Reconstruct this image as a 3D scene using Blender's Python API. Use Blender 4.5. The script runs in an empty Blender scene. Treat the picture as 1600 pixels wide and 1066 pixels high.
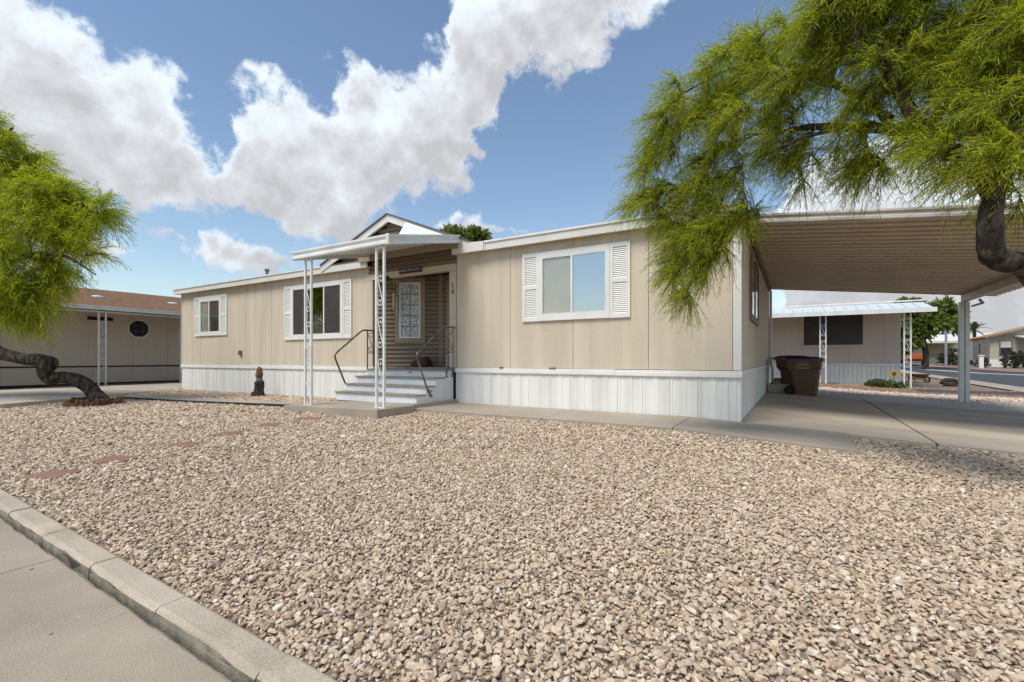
import bpy, bmesh, math, random
import numpy as np
from mathutils import Vector, Matrix, noise as mnoise
R_ = math.radians
random.seed(7)
rng = np.random.default_rng(11)
S = bpy.context.scene
COL = S.collection

# ------------------------------------------------------------------ camera, sky, sun, exposure
CAM = (0.648, -7.371, 0.857)
cd = bpy.data.cameras.new('camera'); cam = bpy.data.objects.new('camera', cd); COL.objects.link(cam)
cam.location = CAM; cam.rotation_euler = (R_(90), 0, R_(30.9))
cd.sensor_width = 36; cd.lens = 735 / 1600 * 36; cd.shift_y = 28 / 1600; cd.clip_start = .02; cd.clip_end = 3000
S.camera = cam
SUN_EL, SUN_AZ = 59, -102          # azimuth measured from +X counter-clockwise (towards the sun)
S.view_settings.view_transform = 'Standard'; S.view_settings.look = 'None'
S.view_settings.exposure = 1.3; S.view_settings.gamma = 1

W = bpy.data.worlds.new('World'); S.world = W; W.use_nodes = True
nt = W.node_tree; nt.nodes.clear(); L = nt.links.new
def N(t, **k):
    n = nt.nodes.new(t)
    for a, b in k.items(): setattr(n, a, b)
    return n
def sky():
    sk = N('ShaderNodeTexSky', sky_type='NISHITA', sun_disc=False)
    sk.sun_elevation = R_(SUN_EL); sk.sun_rotation = R_(90 - SUN_AZ)
    sk.altitude = 300; sk.air_density = 1.25; sk.dust_density = .12; sk.ozone_density = 1.3
    geo = N('ShaderNodeTexCoord')
    nrm = N('ShaderNodeVectorMath', operation='NORMALIZE'); L(geo.outputs['Generated'], nrm.inputs[0])
    def M(op, x, y=None, z=None, clamp=False):
        n = N('ShaderNodeMath', operation=op); n.use_clamp = clamp
        for i, v in enumerate((x, y, z)):
            if v is None: continue
            if isinstance(v, (int, float)): n.inputs[i].default_value = v
            else: L(v, n.inputs[i])
        return n.outputs[0]
    def noise(scale, detail, rough, off=None, colour=False):
        q = N('ShaderNodeTexNoise'); q.inputs['Scale'].default_value = scale; q.inputs['Detail'].default_value = detail; q.inputs['Roughness'].default_value = rough
        if off: av = N('ShaderNodeVectorMath', operation='ADD'); L(nrm.outputs[0], av.inputs[0]); av.inputs[1].default_value = off; L(av.outputs[0], q.inputs['Vector'])
        else: L(nrm.outputs[0], q.inputs['Vector'])
        return q.outputs['Color' if colour else 'Fac']
    sep = N('ShaderNodeSeparateXYZ'); L(nrm.outputs[0], sep.inputs[0])
    wv = N('ShaderNodeSeparateXYZ'); L(noise(8, 6, .6, None, True), wv.inputs[0])
    az = M('MULTIPLY_ADD', M('ARCTAN2', sep.outputs['Y'], sep.outputs['X']), 1 / (2 * math.pi), .5)
    el = M('DIVIDE', M('ARCSINE', sep.outputs['Z']), math.pi / 2)
    az_ = M('ADD', az, M('MULTIPLY_ADD', wv.outputs['X'], .034, -.017)); el_ = M('ADD', el, M('MULTIPLY_ADD', wv.outputs['Y'], .11, -.055))
    # cumulus banks all round the horizon: azimuth, top and base elevation in degrees
    bankA = [(-180, 30, 13.5), (-160, 34, 15), (-140, 25, 25), (-120, 25, 25), (-100, 40, 20), (-80, 45, 18), (-60, 30, 30), (-30, 30, 30), (-10, 38, 22), (20, 42, 18), (45, 30, 30), (70, 36, 36), (97, 37, 37),
        (168.3, 30.5, 13.5), (164.9, 28.3, 13.7), (163.3, 27.0, 13.5), (161.9, 27.1, 13.4), (160.1, 27.8, 13.5), (158.4, 26.9, 13.6), (157.5, 26.7, 13.7), (155.7, 24.1, 14.0), (153.8, 22.3, 14.5), (152.7, 21.4, 15.0), (151.5, 24.4, 15.1), (150.1, 27.4, 15.3), (148.2, 28.5, 15.0), (146.4, 28.2, 13.9), (144.4, 27.6, 12.4), (141.8, 28.7, 11.9), (140.0, 31.2, 13.1), (138.3, 31.7, 14.6), (136.1, 29.8, 15.8), (133.9, 32.3, 16.7), (131.7, 32.7, 17.9), (129.4, 34.8, 18.7), (128.3, 38.1, 19.1), (125.6, 40.1, 22.1), (123.4, 40.6, 25.8), (120.9, 41.1, 29.8), (117.0, 41.5, 30.4), (113.2, 41.3, 31.2), (109.4, 41.0, 33.6), (105.7, 40.5, 34.1), (102.1, 39.1, 35.1), (100.4, 37.4, 37.0), (180, 30, 13.5)]
    bankB = [(-180, 11, 8), (-160, 10, 10), (-140, 18, 9), (-110, 10, 10), (-40, 10, 10), (-20, 16, 9), (20, 10, 10), (52, 14, 13), (160.1, 12.8, 12.8), (159.4, 14.3, 12.1), (158.0, 14.8, 11.2), (156.8, 13.7, 12.0), (155.9, 10.2, 10.1), (154.9, 11.2, 9.0), (152.7, 13.7, 8.5), (150.4, 13.4, 8.8), (147.9, 12.7, 9.4), (147.0, 10.5, 10.4), (130.6, 14.7, 14.7), (128.6, 16.7, 14.6), (125.2, 17.5, 14.4), (122.5, 16.4, 14.9), (121.3, 15.3, 15.2), (93.6, 15.6, 15.5), (90.6, 19.2, 3), (85.1, 20.9, .5), (78.1, 18.0, .2), (66, 15, .5), (165, 9, 6), (172, 11, 8), (180, 11, 8)]
    def curve(bank, i):
        fc = N('ShaderNodeFloatCurve'); L(az_, fc.inputs['Value']); cv = fc.mapping.curves[0]; pts = sorted((p[0] / 360 + .5, p[i] / 90) for p in bank)
        cv.points[0].location = pts[0]; cv.points[1].location = pts[-1]
        for p in pts[1:-1]: cv.points.new(*p)
        for p in cv.points: p.handle_type = 'VECTOR'
        fc.mapping.update(); return fc.outputs[0]
    def bank(bk, soft):
        t, b_ = curve(bk, 1), curve(bk, 2)
        up, dn = M('SUBTRACT', t, el_), M('SUBTRACT', el_, b_)
        dd = M('MINIMUM', M('DIVIDE', M('MINIMUM', up, M('MULTIPLY', dn, 1.2)), soft), 1.15)
        return M('MAXIMUM', dd, -3), M('DIVIDE', dn, M('ADD', M('SUBTRACT', t, b_), .012))
    dA, hA = bank(bankA, .040); dB, hB = bank(bankB, .026)
    sel = M('GREATER_THAN', dB, dA); d0 = M('MAXIMUM', dA, dB)
    hm = N('ShaderNodeMix'); L(sel, hm.inputs[0]); L(hA, hm.inputs[2]); L(hB, hm.inputs[3])
    d = M('ADD', M('SUBTRACT', d0, .12), M('MULTIPLY_ADD', noise(13, 10, .60), 3.3, -1.68))
    mk = N('ShaderNodeMapRange', interpolation_type='SMOOTHSTEP'); L(d, mk.inputs['Value'])
    mk.inputs['From Min'].default_value = -.18; mk.inputs['From Max'].default_value = .48
    # thin high haze low over the horizon
    hz = N('ShaderNodeMapRange', interpolation_type='SMOOTHSTEP'); L(sep.outputs['Z'], hz.inputs['Value'])
    hz.inputs['From Min'].default_value = -.02; hz.inputs['From Max'].default_value = .16; hz.inputs['To Min'].default_value = .55; hz.inputs['To Max'].default_value = 0
    mk2 = N('ShaderNodeMath', operation='MAXIMUM'); L(mk.outputs[0], mk2.inputs[0]); L(hz.outputs[0], mk2.inputs[1])
    # tone: sunlit tops and thin rims white, thick bases pale grey, with billows
    rl = M('SUBTRACT', noise(11, 5, .5, (.006, -.004, .024)), noise(11, 5, .5))
    rim = M('MULTIPLY', M('SUBTRACT', 1, d, None, True), .35)
    tone = M('ADD', M('ADD', M('MULTIPLY_ADD', hm.outputs[0], .75, .04), rim), M('MULTIPLY', rl, -1.7))
    cr = N('ShaderNodeValToRGB'); L(tone, cr.inputs[0])
    ce = cr.color_ramp.elements
    ce[0].position = .15; ce[0].color = (.235, .238, .25, 1)
    ce[1].position = .92; ce[1].color = (.375, .41, .44, 1)
    for p_, c_ in ((.45, (.29, .30, .318)), (.68, (.345, .37, .395))): q = ce.new(p_); q.color = (*c_, 1)
    bg1 = N('ShaderNodeBackground'); L(sk.outputs[0], bg1.inputs[0]); bg1.inputs[1].default_value = .060
    bg2 = N('ShaderNodeBackground'); L(cr.outputs[0], bg2.inputs[0]); bg2.inputs[1].default_value = 1.0
    mix = N('ShaderNodeMixShader'); L(mk2.outputs[0], mix.inputs[0]); L(bg1.outputs[0], mix.inputs[1]); L(bg2.outputs[0], mix.inputs[2])
    out = N('ShaderNodeOutputWorld'); L(mix.outputs[0], out.inputs[0])
    W.cycles.sampling_method = 'MANUAL'; W.cycles.sample_map_resolution = 512
sky()
sl = bpy.data.lights.new('sun', 'SUN'); sl.energy = 1.5; sl.angle = R_(26); sl.color = (1, .95, .87)
so = bpy.data.objects.new('sun', sl); COL.objects.link(so)
sv = Vector((math.cos(R_(SUN_EL)) * math.cos(R_(SUN_AZ)), math.cos(R_(SUN_EL)) * math.sin(R_(SUN_AZ)), math.sin(R_(SUN_EL))))
so.rotation_euler = sv.to_track_quat('Z', 'Y').to_euler(); so.location = (0, -10, 30)

# ------------------------------------------------------------------ materials
MATS = {}
def mat(name, c1, c2=None, scale=3., rough=.7, bump=0., bscale=60., stretch=(1, 1, 1), metallic=0., spec=.4, grain=.12, grain_scale=140., bstretch=None, lo=.35, hi=.65, detail=6, bdist=.01):
    m = bpy.data.materials.new(name); m.use_nodes = True; t = m.node_tree; b = t.nodes['Principled BSDF']
    n = lambda k: t.nodes.new(k); l = t.links.new
    c2 = c2 or tuple(v * .85 for v in c1)
    g = n('ShaderNodeNewGeometry'); mp = n('ShaderNodeVectorMath'); mp.operation = 'MULTIPLY'; mp.inputs[1].default_value = stretch
    l(g.outputs['Position'], mp.inputs[0])
    t1 = n('ShaderNodeTexNoise'); t1.inputs['Scale'].default_value = scale; t1.inputs['Detail'].default_value = detail; l(mp.outputs[0], t1.inputs['Vector'])
    r = n('ShaderNodeMapRange'); r.inputs['From Min'].default_value = lo; r.inputs['From Max'].default_value = hi; l(t1.outputs['Fac'], r.inputs['Value'])
    mx = n('ShaderNodeMix'); mx.data_type = 'RGBA'; mx.inputs['A'].default_value = (*c1, 1); mx.inputs['B'].default_value = (*c2, 1); l(r.outputs[0], mx.inputs['Factor'])
    t2 = n('ShaderNodeTexNoise'); t2.inputs['Scale'].default_value = grain_scale; t2.inputs['Detail'].default_value = 3; l(mp.outputs[0], t2.inputs['Vector'])
    r2 = n('ShaderNodeMapRange'); r2.inputs['From Min'].default_value = .3; r2.inputs['From Max'].default_value = .7
    r2.inputs['To Min'].default_value = 1 - grain; r2.inputs['To Max'].default_value = 1 + grain * .4; l(t2.outputs['Fac'], r2.inputs['Value'])
    ml = n('ShaderNodeVectorMath'); ml.operation = 'SCALE'; l(mx.outputs['Result'], ml.inputs[0]); l(r2.outputs[0], ml.inputs['Scale'])
    l(ml.outputs[0], b.inputs['Base Color'])
    b.inputs['Roughness'].default_value = rough; b.inputs['Metallic'].default_value = metallic; b.inputs['Specular IOR Level'].default_value = spec
    if bump:
        mb = n('ShaderNodeVectorMath'); mb.operation = 'MULTIPLY'; mb.inputs[1].default_value = bstretch or stretch; l(g.outputs['Position'], mb.inputs[0])
        t3 = n('ShaderNodeTexNoise'); t3.inputs['Scale'].default_value = bscale; t3.inputs['Detail'].default_value = 5; l(mb.outputs[0], t3.inputs['Vector'])
        bp = n('ShaderNodeBump'); bp.inputs['Strength'].default_value = bump; bp.inputs['Distance'].default_value = bdist
        l(t3.outputs['Fac'], bp.inputs['Height']); l(bp.outputs[0], b.inputs['Normal'])
    MATS[name] = m
    return m
def glass(name, tint, k=.75):
    m = bpy.data.materials.new(name); m.use_nodes = True; t = m.node_tree; t.nodes.clear()
    n = lambda q: t.nodes.new(q); l = t.links.new
    g = n('ShaderNodeBsdfGlossy'); g.inputs['Roughness'].default_value = .015; g.inputs['Color'].default_value = (.9, .93, .95, 1)
    tr = n('ShaderNodeBsdfTransparent'); tr.inputs[0].default_value = (*tint, 1)
    fr = n('ShaderNodeLayerWeight'); fr.inputs[0].default_value = .5; pw = n('ShaderNodeMath'); pw.operation = 'POWER'; pw.inputs[1].default_value = 4; l(fr.outputs['Facing'], pw.inputs[0])
    ma = n('ShaderNodeMath'); ma.operation = 'MULTIPLY_ADD'; ma.inputs[1].default_value = .9; ma.inputs[2].default_value = 1 - k; l(pw.outputs[0], ma.inputs[0]); ma.use_clamp = True
    tc = n('ShaderNodeNewGeometry'); ns = n('ShaderNodeTexNoise'); ns.inputs['Scale'].default_value = 1.2; l(tc.outputs['Position'], ns.inputs['Vector'])
    bp = n('ShaderNodeBump'); bp.inputs['Strength'].default_value = .05; bp.inputs['Distance'].default_value = .1; l(ns.outputs['Fac'], bp.inputs['Height']); l(bp.outputs[0], g.inputs['Normal'])
    mx = n('ShaderNodeMixShader'); l(ma.outputs[0], mx.inputs[0]); l(tr.outputs[0], mx.inputs[1]); l(g.outputs[0], mx.inputs[2])
    o = n('ShaderNodeOutputMaterial'); l(mx.outputs[0], o.inputs[0]); MATS[name] = m; return m

mat('siding', (.66, .575, .45), (.57, .49, .38), 1.1, .75, .25, 70, (3, 3, .25), grain=.10, grain_scale=60)
mat('siding_trim', (.62, .54, .42), (.56, .485, .375), 2, .7, .1, 80)
mat('lap', (.27, .205, .135), (.22, .168, .11), 2, .7, .25, 60, (.3, .3, 4))
mat('lap_trim', (.33, .26, .175), (.28, .22, .15), 2, .7, .15, 60)
mat('brown_trim', (.23, .15, .10), None, 2, .6)
mat('white', (.80, .785, .74), (.74, .725, .68), 2.2, .45, .05, 80, grain=.05)
mat('white_metal', (.79, .79, .75), (.68, .68, .64), 3, .38, .03, 40, grain=.06)
mat('skirt', (.82, .81, .76), (.62, .605, .55), 1.3, .45, .04, 60, (3.5, 3.5, .25), grain=.08, lo=.42, hi=.78)
mat('fascia', (.74, .71, .65), (.66, .63, .57), 1.8, .6, .12, 40, (1, 1, .4))
mat('shadow_gap', (.05, .045, .04), None, 3, .9)
mat('shingle', (.16, .13, .10), (.10, .085, .07), 14, .9, .5, 120)
mat('shingle_brown', (.235, .125, .060), (.155, .082, .042), 5, .9, .5, 60, (1, 1, 3), grain=.3, grain_scale=22)
mat('shingle_tan', (.40, .25, .12), (.33, .20, .10), 5, .9, .3, 60)
mat('carport_pan', (.62, .50, .37), (.54, .43, .32), 1.4, .5, .03, 60)
mat('carport_edge', (.60, .56, .48), (.36, .33, .28), 2.4, .5, .06, 60, (.6, 1, 3))
mat('steel', (.30, .29, .27), (.16, .13, .11), 9, .35, .1, 90, metallic=.85)
mat('rail_dark', (.10, .075, .06), (.16, .11, .08), 12, .5, .2, 90, metallic=.5)
mat('tread', (.36, .31, .25), (.24, .205, .17), 5, .6, .15, 80)
mat('step_white', (.74, .76, .79), (.66, .69, .71), 2, .55, .05, 60, grain=.05)
mat('screen', (.060, .050, .043), (.045, .038, .034), 2, .7, .15, 400)
mat('dark_room', (.02, .022, .024), None, 2, .8)
mat('blind', (.60, .58, .50), (.54, .52, .45), 2, .6)
mat('curtain', (.50, .52, .50), (.36, .38, .37), 2, .8, stretch=(6, 6, .2))
glass('glass', (.96, .96, .93), .91); glass('glass_mirror', (.35, .4, .4), .60); glass('glass_sky', (.85, .87, .86), .62)
mat('leaded', (.62, .64, .66), (.30, .32, .35), 28, .25, .8, 40, lo=.42, hi=.58)
mat('concrete', (.43, .365, .29), (.32, .27, .21), 1.1, .85, .3, 150, grain=.2, grain_scale=170, lo=.3, hi=.75)
mat('concrete_drive', (.50, .43, .335), (.30, .255, .20), .55, .85, .25, 90, (.45, 1.6, 1), grain=.14, grain_scale=120, lo=.40, hi=.70)  # random darker streaks drawn out parallel to the house front
mat('concrete_street', (.43, .36, .27), (.29, .238, .178), 1.1, .85, .4, 160, grain=.26, grain_scale=190, lo=.40, hi=.63, detail=12)
mat('kerb', (.52, .44, .335), (.40, .335, .25), 2.5, .9, .45, 110, grain=.22, grain_scale=110)
mat('joint', (.07, .062, .05), None, 9, .95)
mat('grime', (.15, .135, .105), (.27, .235, .175), 12, .95, .5, 90)
mat('asphalt', (.055, .057, .062), (.07, .072, .076), 1.2, .9, .2, 120)
mat('dirt', (.24, .17, .115), (.17, .12, .08), 3, .95, .7, 70, grain=.4, grain_scale=60)
mat('yard', (.30, .235, .17), (.20, .15, .105), 8, .95, .9, 60, grain=.5, grain_scale=45)
mat('red_kerb', (.36, .19, .16), (.30, .17, .15), 2, .9)
mat('paver', (.30, .165, .12), (.245, .135, .10), 5, .9, .3, 120, grain=.2)
mat('bark', (.105, .078, .055), (.022, .016, .011), 13, .95, 1.0, 20, (1, 1, .45), grain=.5, grain_scale=45, bdist=.05, lo=.42, hi=.58)
mat('twig', (.11, .10, .035), (.07, .06, .025), 9, .9)
mat('log', (.20, .115, .05), (.09, .05, .025), 16, .85, .6, 60, (1, 1, .3), grain=.3)
mat('log_end', (.30, .20, .10), (.20, .125, .06), 22, .9, .3, 80)
mat('stump', (.075, .055, .04), (.02, .016, .013), 14, .95, 1.0, 45, (1, 1, .3), grain=.4, grain_scale=50)
mat('owl', (.21, .095, .035), (.09, .045, .02), 20, .6, .5, 60)
mat('owl_light', (.36, .26, .09), (.20, .15, .05), 25, .6, .5, 60)
mat('grey_stone', (.13, .16, .18), None, 10, .8)
mat('bin_brown', (.145, .088, .05), (.165, .10, .058), 3, .5, .1, 60, spec=.5)
mat('bin_blue', (.010, .028, .20), None, 3, .4)
mat('bin_dark', (.02, .018, .03), None, 3, .5)
mat('rubber', (.012, .013, .017), None, 6, .7)
mat('decal', (.62, .60, .55), None, 6, .6)
mat('cardboard', (.30, .17, .07), None, 5, .8)
mat('cream_box', (.52, .48, .40), (.44, .40, .33), 3, .6)
mat('grey_plastic', (.35, .34, .31), None, 4, .6)
mat('number', (.15, .13, .105), None, 5, .5)
mat('sign_navy', (.018, .018, .045), None, 5, .6)
mat('bag', (.11, .028, .018), (.055, .02, .014), 9, .7, .4, 40)
mat('chime', (.60, .53, .40), None, 4, .5)
mat('nb_wall', (.64, .54, .435), (.59, .50, .40), 1, .8, .15, 80, (3, 3, .3))
mat('nb_wall_pink', (.56, .46, .385), (.51, .42, .35), 1, .8, .15, 80)
mat('far_wall', (.50, .43, .33), (.46, .40, .31), 1, .8)
mat('awning', (.66, .71, .72), (.60, .65, .66), 2, .45)
mat('edging', (.03, .03, .032), None, 5, .9)
mat('orange', (.55, .10, .02), None, 5, .35)
mat('black', (.015, .015, .017), None, 5, .5)
mat('lamp_red', (.35, .02, .02), None, 5, .3)
mat('rust', (.16, .055, .035), (.10, .035, .025), 14, .8)
mat('timber', (.42, .30, .17), None, 12, .8)
mat('pole', (.30, .33, .36), None, 5, .5)
mat('yellow', (.62, .33, .02), None, 14, .7)
mat('leaf_pot', (.03, .075, .012), None, 14, .7)
mat('hedge', (.030, .045, .016), (.065, .05, .035), 4, .8)
mat('flower', (.40, .04, .02), None, 9, .7)
def leafmat(name, a, b, trans=.45):
    m = bpy.data.materials.new(name); m.use_nodes = True; t = m.node_tree; t.nodes.clear()
    n = lambda q: t.nodes.new(q); l = t.links.new
    at = n('ShaderNodeAttribute'); at.attribute_name = 'leafvar'
    cr = n('ShaderNodeMix'); cr.data_type = 'RGBA'; cr.inputs['A'].default_value = (*a, 1); cr.inputs['B'].default_value = (*b, 1); l(at.outputs['Fac'], cr.inputs['Factor'])
    p = n('ShaderNodeBsdfPrincipled'); p.inputs['Roughness'].default_value = .5; p.inputs['Specular IOR Level'].default_value = .3; l(cr.outputs['Result'], p.inputs['Base Color'])
    tr = n('ShaderNodeBsdfTranslucent'); l(cr.outputs['Result'], tr.inputs['Color'])
    mx = n('ShaderNodeMixShader'); mx.inputs[0].default_value = trans; l(p.outputs[0], mx.inputs[1]); l(tr.outputs[0], mx.inputs[2])
    o = n('ShaderNodeOutputMaterial'); l(mx.outputs[0], o.inputs[0]); MATS[name] = m
leafmat('leaf', (.21, .34, .012), (.68, .68, .028), .62); leafmat('leaf_dark', (.045, .10, .012), (.14, .20, .025)); leafmat('leaf_far', (.08, .13, .02), (.28, .30, .06))
leafmat('palm_leaf', (.06, .08, .04), (.16, .17, .09)); leafmat('shrub_leaf', (.022, .04, .014), (.075, .06, .04), .2)
def stonemat(name, cols):
    m = bpy.data.materials.new(name); m.use_nodes = True; t = m.node_tree; b = t.nodes['Principled BSDF']
    n = lambda q: t.nodes.new(q); l = t.links.new
    oi = n('ShaderNodeObjectInfo'); cr = n('ShaderNodeValToRGB'); l(oi.outputs['Random'], cr.inputs[0])
    e = cr.color_ramp.elements; e[0].color = (*cols[0], 1); e[1].color = (*cols[-1], 1)
    for i, c in enumerate(cols[1:-1]): q = e.new((i + 1) / (len(cols) - 1)); q.color = (*c, 1)
    tc = n('ShaderNodeNewGeometry'); ns = n('ShaderNodeTexNoise'); ns.inputs['Scale'].default_value = 70; ns.inputs['Detail'].default_value = 4; l(tc.outputs['Position'], ns.inputs['Vector'])
    r = n('ShaderNodeMapRange'); r.inputs['From Min'].default_value = .3; r.inputs['From Max'].default_value = .7; r.inputs['To Min'].default_value = .78; r.inputs['To Max'].default_value = 1.1; l(ns.outputs['Fac'], r.inputs['Value'])
    v = n('ShaderNodeVectorMath'); v.operation = 'SCALE'; l(cr.outputs[0], v.inputs[0]); l(r.outputs[0], v.inputs['Scale']); l(v.outputs[0], b.inputs['Base Color'])
    b.inputs['Roughness'].default_value = .9; b.inputs['Specular IOR Level'].default_value = .25
    bp = n('ShaderNodeBump'); bp.inputs['Strength'].default_value = .4; bp.inputs['Distance'].default_value = .004; l(ns.outputs['Fac'], bp.inputs['Height']); l(bp.outputs[0], b.inputs['Normal'])
    MATS[name] = m
stonemat('stone', [(.38, .275, .18), (.63, .495, .355), (.54, .405, .275), (.69, .57, .425), (.44, .325, .22), (.61, .47, .33), (.26, .195, .15), (.66, .53, .385), (.57, .445, .33), (.74, .66, .55)])
stonemat('stone_pink', [(.55, .41, .31), (.68, .56, .45), (.60, .46, .36), (.72, .62, .52), (.58, .44, .35)])
stonemat('stone_brown', [(.20, .125, .08), (.30, .19, .125), (.24, .15, .10), (.36, .25, .18), (.27, .17, .11)])

# ------------------------------------------------------------------ mesh helpers
def wloc(o):
    v = Vector((0, 0, 0))
    while o is not None: v += o.location; o = o.parent
    return v
class MB:
    def __init__(s): s.v = []; s.f = []; s.m = []; s.cm = 0
    def add(s, vs, fs):
        b = len(s.v); s.v += [tuple(v) for v in vs]; s.f += [tuple(i + b for i in f) for f in fs]; s.m += [s.cm] * len(fs); return s
    def box(s, x0, y0, z0, x1, y1, z1):
        return s.add([(x0, y0, z0), (x1, y0, z0), (x1, y1, z0), (x0, y1, z0), (x0, y0, z1), (x1, y0, z1), (x1, y1, z1), (x0, y1, z1)],
                     [(0, 3, 2, 1), (4, 5, 6, 7), (0, 1, 5, 4), (1, 2, 6, 5), (2, 3, 7, 6), (3, 0, 4, 7)])
    def hexa(s, bot, top):
        return s.add(list(bot) + list(top), [(0, 3, 2, 1), (4, 5, 6, 7), (0, 1, 5, 4), (1, 2, 6, 5), (2, 3, 7, 6), (3, 0, 4, 7)])
    def prism(s, poly, d):      # poly: 3d ring, d: extrusion vector
        n = len(poly); d = Vector(d)
        return s.add([Vector(p) for p in poly] + [Vector(p) + d for p in poly], [tuple(range(n - 1, -1, -1)), tuple(range(n, 2 * n))] + [(i, (i + 1) % n, n + (i + 1) % n, n + i) for i in range(n)])
    def tube(s, pts, rad, seg=8, cap=True, rough=0., seed=0):
        pts = [Vector(p) for p in pts]; n = len(pts)
        if not hasattr(rad, '__len__'): rad = [rad] * n
        t0 = (pts[1] - pts[0]).normalized(); u = t0.orthogonal().normalized(); vs = []
        for i, p in enumerate(pts):
            t = (pts[min(i + 1, n - 1)] - pts[max(i - 1, 0)]).normalized()
            u = (u - t * u.dot(t)); u = u.normalized() if u.length > 1e-6 else t.orthogonal().normalized(); w = t.cross(u)
            for k in range(seg):
                a = 2 * math.pi * k / seg; r = rad[i]
                q = p + (u * math.cos(a) + w * math.sin(a)) * r
                if rough: q += (q - p) * rough * (mnoise.noise(q * (1.1 / max(r, .02)) + Vector((seed, 0, 0))) + .6 * mnoise.noise(q * (3 / max(r, .02))))
                vs.append(q)
        fs = [(i * seg + k, i * seg + (k + 1) % seg, (i + 1) * seg + (k + 1) % seg, (i + 1) * seg + k) for i in range(n - 1) for k in range(seg)]
        if cap: fs += [tuple(range(seg - 1, -1, -1)), tuple(range((n - 1) * seg, n * seg))]
        return s.add(vs, fs)
    def lathe(s, prof, c=(0, 0, 0), seg=16):     # prof: (r, z)
        n = len(prof); vs = [(c[0] + r * math.cos(2 * math.pi * k / seg), c[1] + r * math.sin(2 * math.pi * k / seg), c[2] + z) for r, z in prof for k in range(seg)]
        fs = [(i * seg + k, i * seg + (k + 1) % seg, (i + 1) * seg + (k + 1) % seg, (i + 1) * seg + k) for i in range(n - 1) for k in range(seg)]
        return s.add(vs, fs + [tuple(range(seg - 1, -1, -1)), tuple(range((n - 1) * seg, n * seg))])
    def xform(s, M):
        s.v = [tuple(M @ Vector(v)) for v in s.v]; return s
    def build(s, name, mats, parent=None, local=False, smooth=False, bevel=0., bseg=2):
        me = bpy.data.meshes.new(name)
        vs = [Vector(v) for v in s.v]
        o = bpy.data.objects.new(name, me); COL.objects.link(o)
        if parent is not None:
            o.parent = parent
            if not local: w = wloc(parent); vs = [v - w for v in vs]
        elif not local:
            c = Vector(((min(v.x for v in vs) + max(v.x for v in vs)) / 2, (min(v.y for v in vs) + max(v.y for v in vs)) / 2, min(v.z for v in vs)))
            vs = [v - c for v in vs]; o.location = c
        me.from_pydata([tuple(v) for v in vs], [], s.f)
        if isinstance(mats, str): mats = [mats]
        for m in mats: me.materials.append(MATS[m])
        if len(mats) > 1: me.polygons.foreach_set('material_index', s.m)
        if bevel:
            bm = bmesh.new(); bm.from_mesh(me); bmesh.ops.remove_doubles(bm, verts=bm.verts, dist=1e-5)
            es = [e for e in bm.edges if len(e.link_faces) == 2 and e.calc_face_angle(0) > .6]
            bmesh.ops.bevel(bm, geom=es, offset=bevel, segments=bseg, affect='EDGES', profile=.5, clamp_overlap=True); bm.to_mesh(me); bm.free()
        if smooth:
            me.polygons.foreach_set('use_smooth', [True] * len(me.polygons))
        me.validate(); me.update()
        return o
def tag(o, label=None, cat=None, group=None, kind=None):
    for k, v in (('label', label), ('category', cat), ('group', group), ('kind', kind)):
        if v: o[k] = v
    return o
def empty(name, loc, label, cat, group=None, kind=None, rz=0):
    o = bpy.data.objects.new(name, None); COL.objects.link(o); o.location = loc; o.rotation_euler[2] = rz; o.empty_display_size = .2
    return tag(o, label, cat, group, kind)
def dup(o, off, parent='same'):
    c = o.copy(); COL.objects.link(c); c.location = o.location + Vector(off)
    if parent != 'same': c.parent = parent
    return c
def copy_tree(o, parent=None):
    c = o.copy(); COL.objects.link(c); c.parent = parent
    for ch in list(o.children): copy_tree(ch, c)
    return c
def crom(pts, n=6):      # Catmull-Rom through tuples of any length
    P = [np.array(p, float) for p in pts]; P = [2 * P[0] - P[1]] + P + [2 * P[-1] - P[-2]]; out = []
    for i in range(1, len(P) - 2):
        for k in range(n):
            t = k / n; a, b, c, d = P[i - 1:i + 3]
            out.append(.5 * ((2 * b) + (c - a) * t + (2 * a - 5 * b + 4 * c - d) * t * t + (3 * b - a - 3 * c + d) * t ** 3))
    out.append(P[-2]); return out
# ------------------------------------------------------------------ terrain heights
GX = [-60, -30, -16, -10, -6, -.6, 1.2, 3, 4.4, 8, 14, 40]; GZ = [-.05, -.05, -.06, -.04, 0, 0, -.1, -.2, -.25, -.28, -.2, .1]
def gz(x): return float(np.interp(x, GX, GZ))
def g(x, y):
    a = gz(x) - .055
    if y < -1.3:
        s = min(1, (-1.3 - y) / 5); a = a * (1 - s) - .225 * s
    if y > 12:
        s = min(1, (y - 12) / 25); a = a * (1 - s) + (-.16 if x > 0 else -.1) * s
        if y > 37: a += min(.5, (y - 37) * .022)
    if y < kin(x) - .08: a = -.42
    return a
def kin(x): return -6.335 - .028 * (x + .66)      # inner edge of the kerb

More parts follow.
